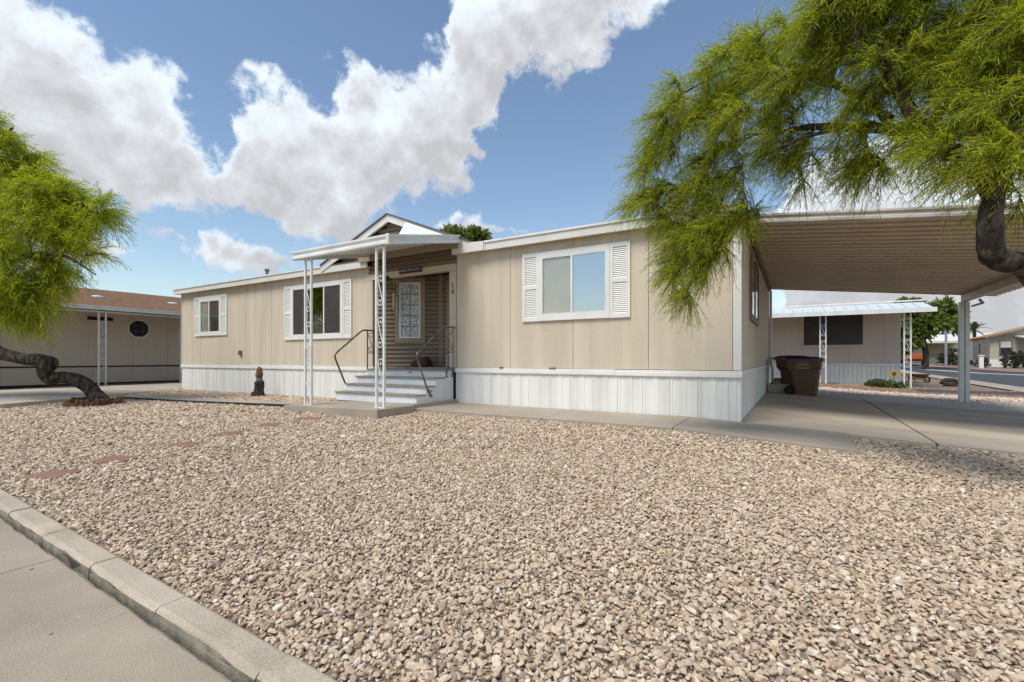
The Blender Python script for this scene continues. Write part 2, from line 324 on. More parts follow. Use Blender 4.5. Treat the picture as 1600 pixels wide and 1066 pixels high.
# ------------------------------------------------------------------ the setting
def ground():
    xs = sorted(set([-900, -300, -120, -60] + list(np.arange(-40, 40, 1.0)) + [60, 120, 300, 900] + [-6, -.6, 1.2, 3, 4.4, 8, 14]))
    ys = sorted(set([-900, -300, -120, -60, -30, -15, -8] + list(np.arange(-6.0, 40, .7)) + [45, 50, 60, 80, 120, 300, 900]))
    # two rows hug the kerb
    vs = []; rows = []
    for y in ys[:7]: rows.append([(x, y, g(x, y)) for x in xs])
    rows.append([(x, kin(x) - .10, -.42) for x in xs]); rows.append([(x, kin(x) - .02, g(x, kin(x))) for x in xs])
    for y in ys[7:]:
        rows.append([(x, max(y, kin(x) + .1) if y < -5 else y, g(x, max(y, kin(x) + .1))) for x in xs])
    n = len(xs); vs = [v for r in rows for v in r]
    fs = [(j * n + i, j * n + i + 1, (j + 1) * n + i + 1, (j + 1) * n + i) for j in range(len(rows) - 1) for i in range(n - 1)]
    mb = MB(); mb.add(vs, fs); o = mb.build('ground', 'yard', local=True, smooth=True); tag(o, 'gravelly brown earth of the yard running to the horizon', 'ground', kind='structure')
ground()

def slab(name, poly, zt, th, m, parent=None, bevel=.008, cuts=()):
    bm = bmesh.new(); vs = [bm.verts.new((p[0], p[1], 0)) for p in poly]; bm.faces.new(vs)
    for c in cuts: bmesh.ops.bisect_plane(bm, geom=bm.verts[:] + bm.edges[:] + bm.faces[:], plane_co=(c, 0, 0), plane_no=(1, 0, 0))
    ex = bmesh.ops.extrude_face_region(bm, geom=bm.faces[:]); up = [v for v in ex['geom'] if isinstance(v, bmesh.types.BMVert)]
    for v in bm.verts: v.co.z = zt(v.co.x, v.co.y) - th
    for v in up: v.co.z += th
    bmesh.ops.recalc_face_normals(bm, faces=bm.faces)
    if bevel:
        es = [e for e in bm.edges if len(e.link_faces) == 2 and e.calc_face_angle(0) > .9]
        bmesh.ops.bevel(bm, geom=es, offset=bevel, segments=2, affect='EDGES', profile=.5, clamp_overlap=True)
    mb = MB(); bm.verts.index_update(); mb.add([v.co.copy() for v in bm.verts], [tuple(v.index for v in f.verts) for f in bm.faces]); bm.free()
    return mb.build(name, m, parent)
zw = lambda x, y: gz(x) + .0
walk = empty('walkway', (-2, -.7, -.1), 'tan concrete walkway along the front of the mobile home', 'walkway', kind='structure')
for a, b in ((-5.02, -2.505), (-2.495, -.655), (-.645, 1.24)):
    yb = -.02 if b < 0 else -.04
    slab('walkway_slab', [(a, -1.27), (b, -1.27 if b < 1 else -1.29), (b, yb if b < 1 else .1), (a, yb)], zw, .16, 'concrete', walk, cuts=(-.6,))
zp = lambda x, y: .07 + (x + 5.0) * .022
porch = tag(slab('porch_slab', [(-7.25, -2.2), (-4.88, -2.2), (-4.84, -1.40), (-5.0, -1.27), (-5.0, -.02), (-7.25, -.02)], zp, .17, 'concrete'), 'raised tan concrete pad under the porch posts', 'slab', kind='structure')
zl = lambda x, y: gz(x) - .028
slab('side_path', [(-13.55, -2.4), (-10.7, -2.12), (-7.27, -1.74), (-7.27, -1.12), (-10.7, -1.45), (-14.6, -1.8)], zl, .12, 'concrete')
tag(bpy.data.objects['side_path'], 'narrow concrete path leading left from the porch', 'path', kind='structure')
MBe = MB(); MBe.tube([(-13.55, -2.42, gz(-13.5) - .035), (-10.7, -2.15, gz(-10.7) - .03), (-7.27, -1.77, gz(-7.3) - .02)], .022, 6)
tag(MBe.build('edging_strip', 'edging'), 'thin black edging strip along the gravel left of the porch', 'edging')
drive = empty('driveway', (2, 4, -.1), 'streaked concrete driveway under the carport', 'driveway', kind='structure')
zd = lambda x, y: gz(x) - .012
slab('driveway_slab', [(.01, .115), (1.24, .115), (2.13, .16), (2.15, 9.15), (.01, 9.15)], zd, .14, 'concrete_drive', drive, cuts=(1.2,))
slab('driveway_slab', [(2.155, .16), (9.6, .75), (9.6, 8.3), (5.3, 8.55), (2.175, 9.15)], zd, .14, 'concrete_drive', drive, cuts=(3, 4.4, 8))
# street and kerb at the camera's feet
edges = [-60, -12, -5.05, -2.9, 1.5, 6, 40]
st = empty('street_paving', (-3, -8, -.32), 'worn tan concrete street paving below the kerb', 'street', kind='structure')
def ko(x): return kin(x) - .135
for i in range(len(edges) - 1):
    a, b = edges[i] + .004, edges[i + 1] - .004
    sh = .35
    slab('paving_slab', [(a, ko(a) - .012), (a + .0, -40), (b, -40), (b, ko(b) - .012)], lambda x, y: -.262, .14, 'concrete_street', st, .004)
mb = MB(); cp_ = crom([(-1.73, -6.86, -.2635), (-1.80, -6.74, -.2635), (-1.83, -6.62, -.2635), (-1.875, -6.54, -.2635), (-1.87, -6.46, -.2635)], 6)
for i in range(len(cp_)): cp_[i] = cp_[i] + np.array([random.uniform(-.006, .006), random.uniform(-.006, .006), 0])
mb.tube([tuple(p) for p in cp_], [.0025 * (.3 + .7 * i / len(cp_)) for i in range(len(cp_))], 4); mb.build('crack', 'joint', st)
kb = empty('kerb', (-2, -6.4, -.3), 'pale concrete kerb with tooled joints between gravel and street', 'kerb', kind='structure')
x = -39.93; ks = random.Random(3)
while x < 14:
    w = .78 if -9 < x < 3 else 2.0
    a, b = x + .004, x + w - .004
    t = -.205 + ks.uniform(-.003, .003)
    n_ = 6; prof = [(0.0, -.45), (0.0, -.004), (-.010, .0), (-.100, .0), (-.116, -.006), (-.124, -.018), (-.128, -.04), (-.132, -.45)]
    m_ = MB(); rings = []
    for k in range(n_ + 1):
        xx = a + (b - a) * k / n_; j = [ks.uniform(-.004, .004) for _ in prof]
        rings += [(xx, kin(xx) + p[0] + (j[q] if 3 < q < 7 else 0), t + p[1] + (j[q] * .7 if 2 < q < 7 else 0)) for q, p in enumerate(prof)]
    P = len(prof)
    fs = [(k * P + q, k * P + q + 1, (k + 1) * P + q + 1, (k + 1) * P + q) for k in range(n_) for q in range(P - 1)]
    fs += [tuple(range(P - 1, -1, -1)), tuple(range(n_ * P, n_ * P + P))]
    m_.add(rings, fs); m_.m = [1 if (i % (P - 1)) >= 5 and i < n_ * (P - 1) else 0 for i in range(len(fs))]
    ob = m_.build('kerb_block', ['kerb', 'grime'], kb)
    x += w
m_ = MB(); m_.add([(-40, kin(-40) - .005, -.225), (14, kin(14) - .005, -.225), (14, kin(14) - .125, -.235), (-40, kin(-40) - .125, -.235), (-40, kin(-40) - .005, -.44), (14, kin(14) - .005, -.44), (14, kin(14) - .125, -.44), (-40, kin(-40) - .125, -.44)],
   [(0, 1, 2, 3), (7, 6, 5, 4), (0, 4, 5, 1), (1, 5, 6, 2), (2, 6, 7, 3), (3, 7, 4, 0)]); m_.build('joint_core', 'joint', kb)
m_ = MB(); gp = []
for k in range(180):      # dirt line lying in the gutter
    xx = -9 + k * .06; gp.append((xx, ko(xx) - .014 - .01 * mnoise.noise(Vector((xx * 5, 0, 0))), -.262 + .004 * mnoise.noise(Vector((xx * 9, 3, 0)))))
m_.tube(gp, [0.003 + .006 * abs(mnoise.noise(Vector((p[0] * 7, 1, 0)))) for p in gp], 6); m_.build('gutter_dirt', 'grime', kb)

# neighbour's drive on the left, side road on the right, far pavements
slab('left_driveway', [(-13.2, -4.45), (-14.2, -2.6), (-16.6, 1.0), (-16.6, 20), (-19.6, 20), (-19.6, -6.0), (-13.6, -6.05)], lambda x, y: gz(x) - .01, .1, 'concrete_drive')
tag(bpy.data.objects['left_driveway'], 'concrete drive of the house on the left', 'driveway', kind='structure')
zr = lambda x, y: g(x, y) + .03
def sheet(name, poly, m, dz, label, cat):
    bm = bmesh.new(); bm.faces.new([bm.verts.new((p[0], p[1], 0)) for p in poly])
    for c in list(np.arange(9, 90, 2.5)): bmesh.ops.bisect_plane(bm, geom=bm.verts[:] + bm.edges[:] + bm.faces[:], plane_co=(0, c, 0), plane_no=(0, 1, 0))
    for c in (4.4, 6, 8, 10, 12, 14, 20, 30): bmesh.ops.bisect_plane(bm, geom=bm.verts[:] + bm.edges[:] + bm.faces[:], plane_co=(c, 0, 0), plane_no=(1, 0, 0))
    bmesh.ops.recalc_face_normals(bm, faces=bm.faces)
    for v in bm.verts: v.co.z = g(v.co.x, v.co.y) + dz
    bm.verts.index_update(); mb = MB(); mb.add([v.co.copy() for v in bm.verts], [tuple(v.index for v in f.verts) for f in bm.faces]); bm.free()
    o = mb.build(name, m); 
    if o.data.polygons[0].normal.z < 0: o.data.flip_normals()
    return tag(o, label, cat, kind='structure')
sheet('side_road', [(8.3, -5.5), (8.3, 56), (9.3, 55), (14.5, 37.5), (60, 30), (60, 16), (13.4, 16), (13.4, -5.5)], 'asphalt', .03, 'dark asphalt side road and junction beyond the carport', 'road')
sheet('road_gutter', [(8.9, 45), (9.3, 45), (15.2, 27.5), (14.6, 27.5)], 'white', .036, 'pale concrete valley gutter crossing the asphalt', 'gutter')
sheet('near_pavement', [(7.3, 8.9), (7.3, 60), (8.29, 60), (8.29, 8.9)], 'concrete', .045, 'tan pavement strip beside the side road', 'pavement')
sheet('neighbour_strip', [(4.4, 13.4), (4.4, 15.2), (7.29, 15.2), (7.29, 13.4)], 'asphalt', .03, 'narrow dark strip by the neighbouring porch', 'strip')  # thin flat sheet in the same dark colour as the road
sheet('far_pavement', [(9.31, 55.02), (14.52, 37.52), (60, 30.02), (60, 32.5), (15.6, 40), (10.8, 57)], 'red_kerb', .06, 'reddish pavement on the far side of the road', 'pavement')

# ------------------------------------------------------------------ the mobile home
ZF0, ZF1, ZS = 2.875, 3.04, .69       # fascia bottom / top, floor line
home = empty('mobile_home', (-8, 4.4, -.1), 'long tan mobile home with white skirting and a recessed porch entry', 'mobile home')
def P(name, mb, m, parent=None, **k): return mb.build(name, m, parent or home, **k)
# cores close the shell behind the cladding
mb = MB(); mb.box(-15.86, .028, -.2, -7.36, 8.84, 2.96).box(-5.12, .028, -.2, -.05, 8.84, 2.96).box(-7.36, 1.62, -.2, -5.12, 8.84, 2.96).box(-7.35, .10, 2.72, -5.13, 1.61, 2.96); P('wall_core', mb, 'shadow_gap')
mb = MB(); mb.box(-7.35, .0, ZS - .09, -5.13, 1.61, ZS - .005); P('porch_floor', mb, 'tread')
# tall hardboard panels with shallow grooves and open seams
def panel(a, b, z0, z1, axis='front', m='siding'):
    gs = .0045; prof = [(a, 0)]; k = a + .21
    while k < b - .08:
        prof += [(k - gs, 0), (k, .0022), (k + gs, 0)]; k += .21
    prof.append((b, 0)); n = len(prof); mb = MB()
    if axis == 'front': f = lambda s, d, z: (s, d, z)
    else: f = lambda s, d, z: (-d, s, z)
    vs = [f(s, d, z0) for s, d in prof] + [f(s, d, z1) for s, d in prof] + [f(a, .024, z0), f(b, .024, z0), f(a, .024, z1), f(b, .024, z1)]
    fs = [(i, i + 1, n + i + 1, n + i) for i in range(n - 1)] + [(2 * n, 0, n, 2 * n + 2), (n - 1, 2 * n + 1, 2 * n + 3, 2 * n - 1)]
    fs += [tuple([2 * n + 2] + list(range(n, 2 * n)) + [2 * n + 3]), tuple([2 * n] + [2 * n + 1] + list(range(n - 1, -1, -1)))]
    mb.add(vs, fs); return P('siding_panel', mb, m)
left = [-15.88, -14.75, -13.54, -12.33, -11.14, -9.92, -8.70, -7.56]
for a, b in zip(left, left[1:]): panel(a + .004, b - .004, ZS + .003, 2.90)
right = [-5.03, -3.80, -2.56, -1.29, -.095]
for a, b in zip(right, right[1:]): panel(a + .004, b - .004, ZS + .003, 2.90)
sides = [.095, 1.32, 2.54, 3.76, 4.98, 6.2, 7.42, 8.8]
for a, b in zip(sides, sides[1:]): panel(a + .004, b - .004, ZS + .003, 3.08, 'side')
# corner boards and trims
for n_, (a, b) in (('corner_board', (-.09, .012)),):
    mb = MB(); mb.prism([(-.09, .02, ZS + .003), (-.09, -.018, ZS + .003), (.018, -.018, ZS + .003), (.018, .09, ZS + .003), (-.02, .09, ZS + .003), (-.02, .02, ZS + .003)], (0, 0, 2.2)); P(n_, mb, 'white')
mb = MB(); mb.box(-15.90, -.012, ZS + .003, -15.885, .03, 2.9); P('corner_board', mb, 'white')
mb = MB(); mb.box(-.02, 8.81, -.05, .016, 8.86, 3.0); P('corner_board', mb, 'white')
mb = MB(); mb.box(-7.552, -.014, ZS + .003, -7.47, .03, 2.9); P('jamb_trim', mb, 'siding_trim')
mb = MB(); mb.box(-7.466, -.020, ZS + .003, -7.35, .10, 2.60); P('jamb_trim', mb, 'siding_trim')
mb = MB(); mb.box(-5.20, -.016, ZS + .003, -5.037, .10, 2.60); P('jamb_trim', mb, 'siding_trim')
mb = MB(); mb.box(-7.466, -.018, 2.605, -5.037, .10, 2.735); P('header_trim', mb, 'siding_trim')
# drip rail over the skirting, then ribbed skirting panels
def rail(a, b, dz=0):
    mb = MB(); mb.prism([(a, .02, ZS - .003 + dz), (a, .02, .59 + dz), (a, -.022, .59 + dz), (a, -.026, .60 + dz), (a, -.026, .655 + dz), (a, -.018, .66 + dz), (a, -.022, ZS - .012 + dz), (a, -.018, ZS - .003 + dz)], (b - a, 0, 0)); return P('skirting_rail', mb, 'white')
for a, b, d_ in ((-15.90, -12.1, 0), (-12.095, -8.6, .003), (-8.595, -7.27, 0), (-5.06, -1.83, 0), (-1.825, .028, -.004)): rail(a, b, d_)
mb = MB(); mb.prism([(-.02, .03, ZS - .003), (-.02, .03, .588), (.024, .03, .588), (.028, .03, .60), (.028, .03, .655), (.02, .03, .66), (.022, .03, ZS - .012), (.018, .03, ZS - .003)], (0, 8.8, 0)); P('skirting_rail', mb, 'white')
def skirt(a, b, zb, axis='front', sd=0):
    w = b - a; prof = [(a, .004), (a + .006, 0)]
    nrib = 2
    for k in range(nrib):
        c = a + w * (k + .5) / nrib; h = w / nrib * .30
        prof += [(c - h, 0), (c - h + .006, .007), (c + h - .006, .007), (c + h, 0)]
    prof += [(b - .006, 0), (b - .003, .004)]
    n = len(prof); f = (lambda s, d, z: (s, d, z)) if axis == 'front' else (lambda s, d, z: (-d, s, z))
    mb = MB(); vs = [f(s, d, zb) for s, d in prof] + [f(s, d, .60) for s, d in prof] + [f(a, .02, zb), f(b - .003, .02, zb), f(a, .02, .60), f(b - .003, .02, .60)]
    fs = [(i, i + 1, n + i + 1, n + i) for i in range(n - 1)] + [(2 * n, 0, n, 2 * n + 2), (n - 1, 2 * n + 1, 2 * n + 3, 2 * n - 1)]
    mb.add(vs, fs); P('skirting_panel', mb, 'skirt')
k = -15.88
while k < -7.5:
    skirt(k, min(k + .405, -7.27), gz(k) - .12); k += .405
k = -5.05
while k < -.05:
    skirt(k, min(k + .408, .02), gz(k) - .06); k += .408
k = .03
while k < 8.8:
    skirt(k, min(k + .408, 8.84), -.10, 'side'); k += .408
# fascia, roof
def fas(a, b):
    mb = MB(); mb.box(a, -.15, ZF0, b, -.125, ZF1 - .012); o = P('fascia', mb, 'fascia')
    mb = MB(); mb.box(a, -.124, ZF0 + .01, b, -.002, ZF0 + .022); mb.build('soffit', 'siding_trim', home)
    return o
for a, b in ((-16.08, -12.0), (-11.995, -7.39)): fas(a, b)
for a, b in ((-5.03, -4.25), (-4.245, -1.4), (-1.395, .05)): fas(a, b)
mb = MB(); mb.prism([(-16.1, -.165, ZF1 - .010), (-16.1, -.165, ZF1 + .004), (-16.1, 4.4, ZF1 + .45), (-16.1, 8.97, ZF1 + .004), (-16.1, 8.97, ZF1 - .010)], (16.16, 0, 0)); roof = P('roof', mb, 'shingle')
for a, b in ((-16.09, -8.9), (-4.27, .05)): mb = MB(); mb.box(a, -.17, ZF1 - .03, b, -.151, ZF1 + .006); P('drip_edge', mb, 'white_metal')
mb = MB(); mb.tube([(-12.15, .5, 3.05), (-12.15, .5, 3.38)], .04, 10).tube([(-12.15, .5, 3.34), (-12.15, .5, 3.40)], .065, 10); mb.build('vent_pipe', 'steel', roof)
mb = MB(); mb.prism([(-10.9, .9, 3.0), (-10.0, .9, 3.0), (-10.0, 1.9, 3.1), (-10.9, 1.9, 3.1)], (0, 0, .34)); mb.build('roof_hatch', 'fascia', roof, bevel=.02)
# entry gable: cladding boards up to the rakes
PX, PZ, SL, SR = -6.74, 3.92, .40, .395
def zroof(x): return PZ - (PX - x) * SL if x < PX else PZ - (x - PX) * SR
z = 2.74
while z < 3.80:
    t = z + .084
    if z < 2.87: xa, xb = -7.466, -5.037
    else:
        xa, xb = max(-8.75, PX - (PZ - .07 - t) / SL), min(-4.9, PX + (PZ - .07 - t) / SR)
        if t < 3.03: xa, xb = -7.38, -5.04
    if xb - xa > .1:
        mb = MB(); mb.hexa([(xa, -.038, z), (xb, -.038, z), (xb, .02, z), (xa, .02, z)], [(xa, -.010, t), (xb, -.010, t), (xb, .02, t), (xa, .02, t)]); P('lap_board', mb, 'lap')
    z += .096
mb = MB(); mb.prism([(-8.78, .022, 2.88), (-4.62, .022, 2.88), (-4.62, .022, 3.05), (PX, .022, PZ - .05), (-8.78, .022, 3.08)], (0, .07, 0)); P('gable_backing', mb, 'shadow_gap')
for sx, xe, s in ((-1, -8.92, SL), (1, -4.62, SR)):
    mb = MB(); zr0 = PZ; ze = PZ - abs(xe - PX) * s
    mb.prism([(PX, -.17, zr0), (xe, -.17, ze), (xe, -.17, ze - .15), (PX, -.17, zr0 - .15)], (0, .03, 0)); P('rake_board', mb, 'fascia')
    mb = MB(); mb.prism([(PX, -.20, zr0 + .004), (xe, -.20, ze + .004), (xe, -.20, ze + .03), (PX, -.20, zr0 + .03)], (0, 3.6, 0)); P('gable_roof', mb, 'shingle')
    mb = MB(); mb.prism([(PX, -.138, zr0 - .02), (xe, -.138, ze - .02), (xe, -.138, ze - .045), (PX, -.138, zr0 - .045)], (0, .16, 0)); P('gable_soffit', mb, 'siding_trim')
mb = MB(); mb.prism([(-5.02, -.172, ZF0), (-4.28, -.172, ZF0), (-4.28, -.172, ZF1), (-4.62, -.172, ZF1 + .02), (-5.02, -.172, zroof(-5.02) - .02)], (0, .018, 0)); P('rake_return', mb, 'fascia')
# recessed entry: angled lap wall with leaded window, back wall with the door
u = Vector((.858, .514, 0)); nrm_ = Vector((.514, -.858, 0)); A0 = Vector((-7.34, .03, 0))
def plank(o, u, n, s0, s1, z0, z1, t0, t1, name, m, parent=None):
    b = [o + u * s0 + n * t1, o + u * s1 + n * t1, o + u * s1 - n * .02, o + u * s0 - n * .02]
    t = [o + u * s0 + n * t0, o + u * s1 + n * t0, o + u * s1 - n * .02, o + u * s0 - n * .02]
    mb = MB(); mb.hexa([Vector((p.x, p.y, z0)) for p in b], [Vector((p.x, p.y, z1)) for p in t]); return P(name, mb, m, parent)
WS0, WS1, WZ0, WZ1 = .56, 1.03, 1.315, 2.55       # leaded window with frame
z = ZS + .005
while z < 2.70:
    t = min(z + .083, 2.715)
    for a, b in ((0, 1.42),) if not (z + .1 > WZ0 and z < WZ1 - .02) else ((0, WS0 - .02), (WS1 + .02, 1.42)):
        plank(A0, u, nrm_, a, b, z, t, .004, .030, 'lap_board', 'lap')
    z += .096
plank(A0, u, nrm_, 0, 1.42, ZS + .002, 2.716, -.004, -.004, 'wall_backing', 'shadow_gap'); B0 = A0 + u * 1.42
plank(A0, u, nrm_, 1.425, 1.52, ZS + .005, 2.715, .03, .03, 'corner_trim', 'lap_trim')
u2 = Vector((1, .02, 0)).normalized(); n2_ = Vector((.02, -1, 0)).normalized(); B1 = A0 + u * 1.515
z = ZS + .005
while z < 2.70:
    t = min(z + .083, 2.715); plank(B1, u2, n2_, 0, .13, z, t, .004, .024, 'lap_board', 'lap'); z += .096
plank(B1, u2, n2_, .135, .20, ZS + .005, 2.58, .03, .03, 'door_casing', 'lap_trim'); plank(B1, u2, n2_, .202, 1.0, 2.53, 2.58, .03, .03, 'door_casing', 'lap_trim')
plank(B1, u2, n2_, .135, 1.02, 2.582, 2.715, .006, .02, 'lap_board', 'lap')
door = plank(B1, u2, n2_, .205, 1.0, ZS + .01, 2.525, .004, .004, 'door', 'white')
plank(B1, u2, n2_, .25, .95, 1.95, 2.47, .010, .010, 'door_glass', 'dark_room', door); plank(B1, u2, n2_, .25, .95, 1.0, 1.90, .010, .010, 'door_glass', 'dark_room', door)
for zz, rr in ((1.62, .032), (1.52, .036)):
    c = B1 + u2 * .236 + n2_ * .004; mb = MB(); mb.tube([(c.x, c.y, zz), tuple(c + n2_ * .02 + Vector((0, 0, zz))), tuple(c + n2_ * .055 + Vector((0, 0, zz)))], [rr, rr, rr * .75], 12); mb.build('door_knob', 'steel', door)
def fr(o, u, n, s0, s1, z0, z1, w, t0, t, name, m, parent=None):      # picture frame of four boards
    mb = MB()
    for a, b, c, d in ((s0, s1, z0, z0 + w), (s0, s1, z1 - w, z1), (s0, s0 + w, z0 + w, z1 - w), (s1 - w, s1, z0 + w, z1 - w)):
        q = [o + u * a + n * (t0 + t), o + u * b + n * (t0 + t), o + u * b + n * t0, o + u * a + n * t0]
        mb.hexa([Vector((p.x, p.y, c)) for p in q], [Vector((p.x, p.y, d)) for p in q])
    return P(name, mb, m, parent)
wcas = fr(A0, u, nrm_, WS0 - .10, WS1 + .10, WZ0 - .10, WZ1 + .10, .10, .018, .022, 'entry_window', 'lap_trim')
fr(A0, u, nrm_, WS0 + .002, WS1 - .002, WZ0 + .002, WZ1 - .002, .03, .012, .036, 'sash', 'white', wcas)
pw, ph = (WS1 - WS0 - .064 - .02) / 2, (WZ1 - WZ0 - .064 - .08) / 5
for i in range(2):
    for j in range(5):
        a = WS0 + .032 + i * (pw + .02); c = WZ0 + .032 + j * (ph + .02)
        plank(A0, u, nrm_, a, a + pw, c, c + ph, .022, .022, 'pane', 'leaded', wcas)
plank(A0, u, nrm_, WS0 + .03, WS1 - .03, WZ0 + .03, WZ1 - .03, .012, .012, 'muntin_bars', 'number', wcas)

# windows: casing, shutters, sashes, panes
X_, NY = Vector((1, 0, 0)), Vector((0, -1, 0))
def window(o, u, n, s0, s1, z0, z1, g0, g1, h0, h1, splits, kinds, shutter=True, m='white', name='window', par=None):
    mb = MB()
    def bd(a, b, c, d, t0, t, mbx):
        q = [o + u * a + n * (t0 + t), o + u * b + n * (t0 + t), o + u * b + n * t0, o + u * a + n * t0]
        mbx.hexa([Vector((p.x, p.y, c)) for p in q], [Vector((p.x, p.y, d)) for p in q])
    sw0, sw1 = (s0, s1) if not shutter else (g0 - .045, g1 + .045)
    bd(sw0, sw1, z0 + .004, h0, .002, .035, mb); bd(sw0, sw1, h1, z1 - .004, .002, .035, mb); bd(sw0, g0, h0, h1, .002, .034, mb); bd(g1, sw1, h0, h1, .002, .034, mb)
    c = P(name, mb, m, par)
    if shutter:
        for a, b in ((s0, sw0 - .003), (sw1 + .003, s1)):
            ms = MB(); e = min(.055, (b - a) * .16); mid = (z0 + z1) / 2
            bd(a, a + e, z0, z1, .002, .03, ms); bd(b - e, b, z0, z1, .002, .03, ms)
            for c0, c1 in ((z0, z0 + .07), (mid - .035, mid + .035), (z1 - .07, z1)): bd(a + e, b - e, c0, c1, .002, .029, ms)
            bd(a + e, b - e, z0 + .07, z1 - .07, .002, .004, ms)
            for c0, c1 in ((z0 + .07, mid - .035), (mid + .035, z1 - .07)):
                k = c0
                while k < c1 - .02:
                    q = [o + u * (a + e) + n * .026, o + u * (b - e) + n * .026, o + u * (b - e) + n * .007, o + u * (a + e) + n * .007]
                    t = [o + u * (a + e) + n * .013, o + u * (b - e) + n * .013, o + u * (b - e) + n * .007, o + u * (a + e) + n * .007]
                    ms.hexa([Vector((p.x, p.y, k)) for p in q], [Vector((p.x, p.y, k + .026)) for p in t]); k += .031
            P('shutter', ms, m, c)
    mb = MB(); f = .028
    xs = [g0] + splits + [g1]
    bd(g0, g1, h0, h0 + f, .006, .030, mb); bd(g0, g1, h1 - f, h1, .006, .030, mb)
    for i, k in enumerate(xs):
        a = k if i == 0 else (k - f if i == len(xs) - 1 else k - f * .7)
        bd(a, a + (f if i in (0, len(xs) - 1) else f * 1.4), h0 + f, h1 - f, .006, .031, mb)
    P('sash', mb, 'white_metal' if m == 'white' else m, c)
    for i, kd in enumerate(kinds):
        a, b = xs[i] + (f if i == 0 else f * .7), xs[i + 1] - (f if i == len(kinds) - 1 else f * .7)
        mp = MB(); bd(a, b, h0 + f, h1 - f, .020, .004, mp); P('pane', mp, {'screen': 'screen', 'mirror': 'glass_mirror', 'sky_blind': 'glass_sky'}.get(kd, 'glass'), c)
        mk = MB()
        if kd in ('blind', 'sky_blind'):
            k = h0 + f + .005
            while k < h1 - f - .02: bd(a + .004, b - .004, k, k + .017, .006, .004, mk); k += .02
            bd(a, b, h0 + f, h1 - f, .0025, .002, mk); P('blind', mk, 'blind', c)
        elif kd == 'curtain': bd(a, b, h0 + f, h1 - f, .004, .004, mk); P('curtain', mk, 'curtain', c)
        else: bd(a, b, h0 + f, h1 - f, .004, .004, mk); P('dark_interior', mk, 'dark_room', c)
    return c
O0 = Vector((0, 0, 0))
window(O0, X_, NY, -15.06, -13.24, 1.54, 2.725, -14.70, -13.62, 1.64, 2.59, [-14.2], ['curtain', 'glass'])
window(O0, X_, NY, -10.55, -8.03, 1.335, 2.70, -10.20, -8.38, 1.44, 2.615, [-9.63, -8.99], ['screen', 'mirror', 'screen'])
window(O0, X_, NY, -3.53, -1.57, 1.52, 2.73, -3.147, -1.954, 1.62, 2.635, [-2.57], ['blind', 'sky_blind'])
window(O0, Vector((0, 1, 0)), Vector((1, 0, 0)), 1.62, 3.62, 1.52, 2.80, 1.74, 3.50, 1.62, 2.70, [2.62], ['glass', 'glass'], False, 'brown_trim')
# small fittings on the front wall
mb = MB(); mb.box(-12.62, -.05, .97, -12.50, -.002, 1.09).box(-12.60, -.075, .985, -12.52, -.05, 1.03); P('outlet_box', mb, 'steel', bevel=.008)
for a, w in ((-4.02, .08), (-3.0, .13)):
    mb = MB(); mb.box(a, -.03, ZS - .006, a + w, -.018, ZS + .018); P('clip', mb, 'steel')
def text(body, size, m, parent, origin, ux, uz, depth=.004, sx=1.):
    cu = bpy.data.curves.new('t', 'FONT'); cu.body = body; cu.size = size; cu.extrude = depth / 2; cu.align_x = 'CENTER'; cu.align_y = 'CENTER'; cu.resolution_u = 3
    to = bpy.data.objects.new('t', cu); COL.objects.link(to); dg = bpy.context.evaluated_depsgraph_get(); dg.update()
    me = bpy.data.meshes.new_from_object(to.evaluated_get(dg)); bpy.data.objects.remove(to)
    ux, uz = Vector(ux), Vector(uz); un = ux.cross(uz); mb = MB()
    mb.add([Vector(origin) + ux * v.co.x * sx + uz * v.co.y + un * v.co.z for v in me.vertices], [tuple(p.vertices) for p in me.polygons])
    return mb, m
def numeral(ch, zc):
    mb, m = text(ch, .155, 'number', home, (-5.115, -.022, zc), (1, 0, 0), (0, 0, 1), .008); P('house_number', mb, 'number')['label'] = 'dark house numeral ' + ch
numeral('1', 2.30); numeral('4', 2.175)

# ------------------------------------------------------------------ porch canopy with scrolled iron posts
can = empty('porch_canopy', (-6, -2, .05), 'white metal porch canopy on two scrolled iron posts', 'canopy')
CX0, CX1, CY0, CY1 = -7.22, -4.82, -2.02, -.21
CZ0, CZ1 = 2.70, 3.10       # underside at the front / at the house
GP = [(0, 0), (.03, 0), (.040, .012), (.040, .05), (.012, .075), (.012, .105), (.040, .125), (.040, .155), (0, .155)]
mb = MB(); mb.prism([(CX0, CY0 - d, CZ0 - .04 + h) for d, h in GP], (CX1 - CX0, 0, 0)); P('gutter', mb, 'white_metal', can)
for xs_, sg in ((CX0 - .001, -1), (CX1 + .001, 1)):
    ring0 = [(xs_ + sg * d, CY0 - (.0 if sg < 0 else .0), CZ0 - .04 + h) for d, h in GP]; mb = MB()
    n = len(ring0); r1 = [(p[0], CY1, p[2] + (CZ1 - CZ0)) for p in ring0]
    fs = [(i, (i + 1) % n, n + (i + 1) % n, n + i) for i in range(n)] + [tuple(range(n)), tuple(range(2 * n - 1, n - 1, -1))]
    if sg > 0: fs = [tuple(reversed(f)) for f in fs]
    mb.add(ring0 + r1, fs); P('side_fascia', mb, 'white_metal', can)
mb = MB(); mb.box(CX1 - .012, CY0 - .045, CZ0 - .045, CX1 + .046, CY0 + .004, CZ0 + .122); P('corner_cap', mb, 'white_metal', can)
nP = 6; wP = (CX1 - CX0) / nP
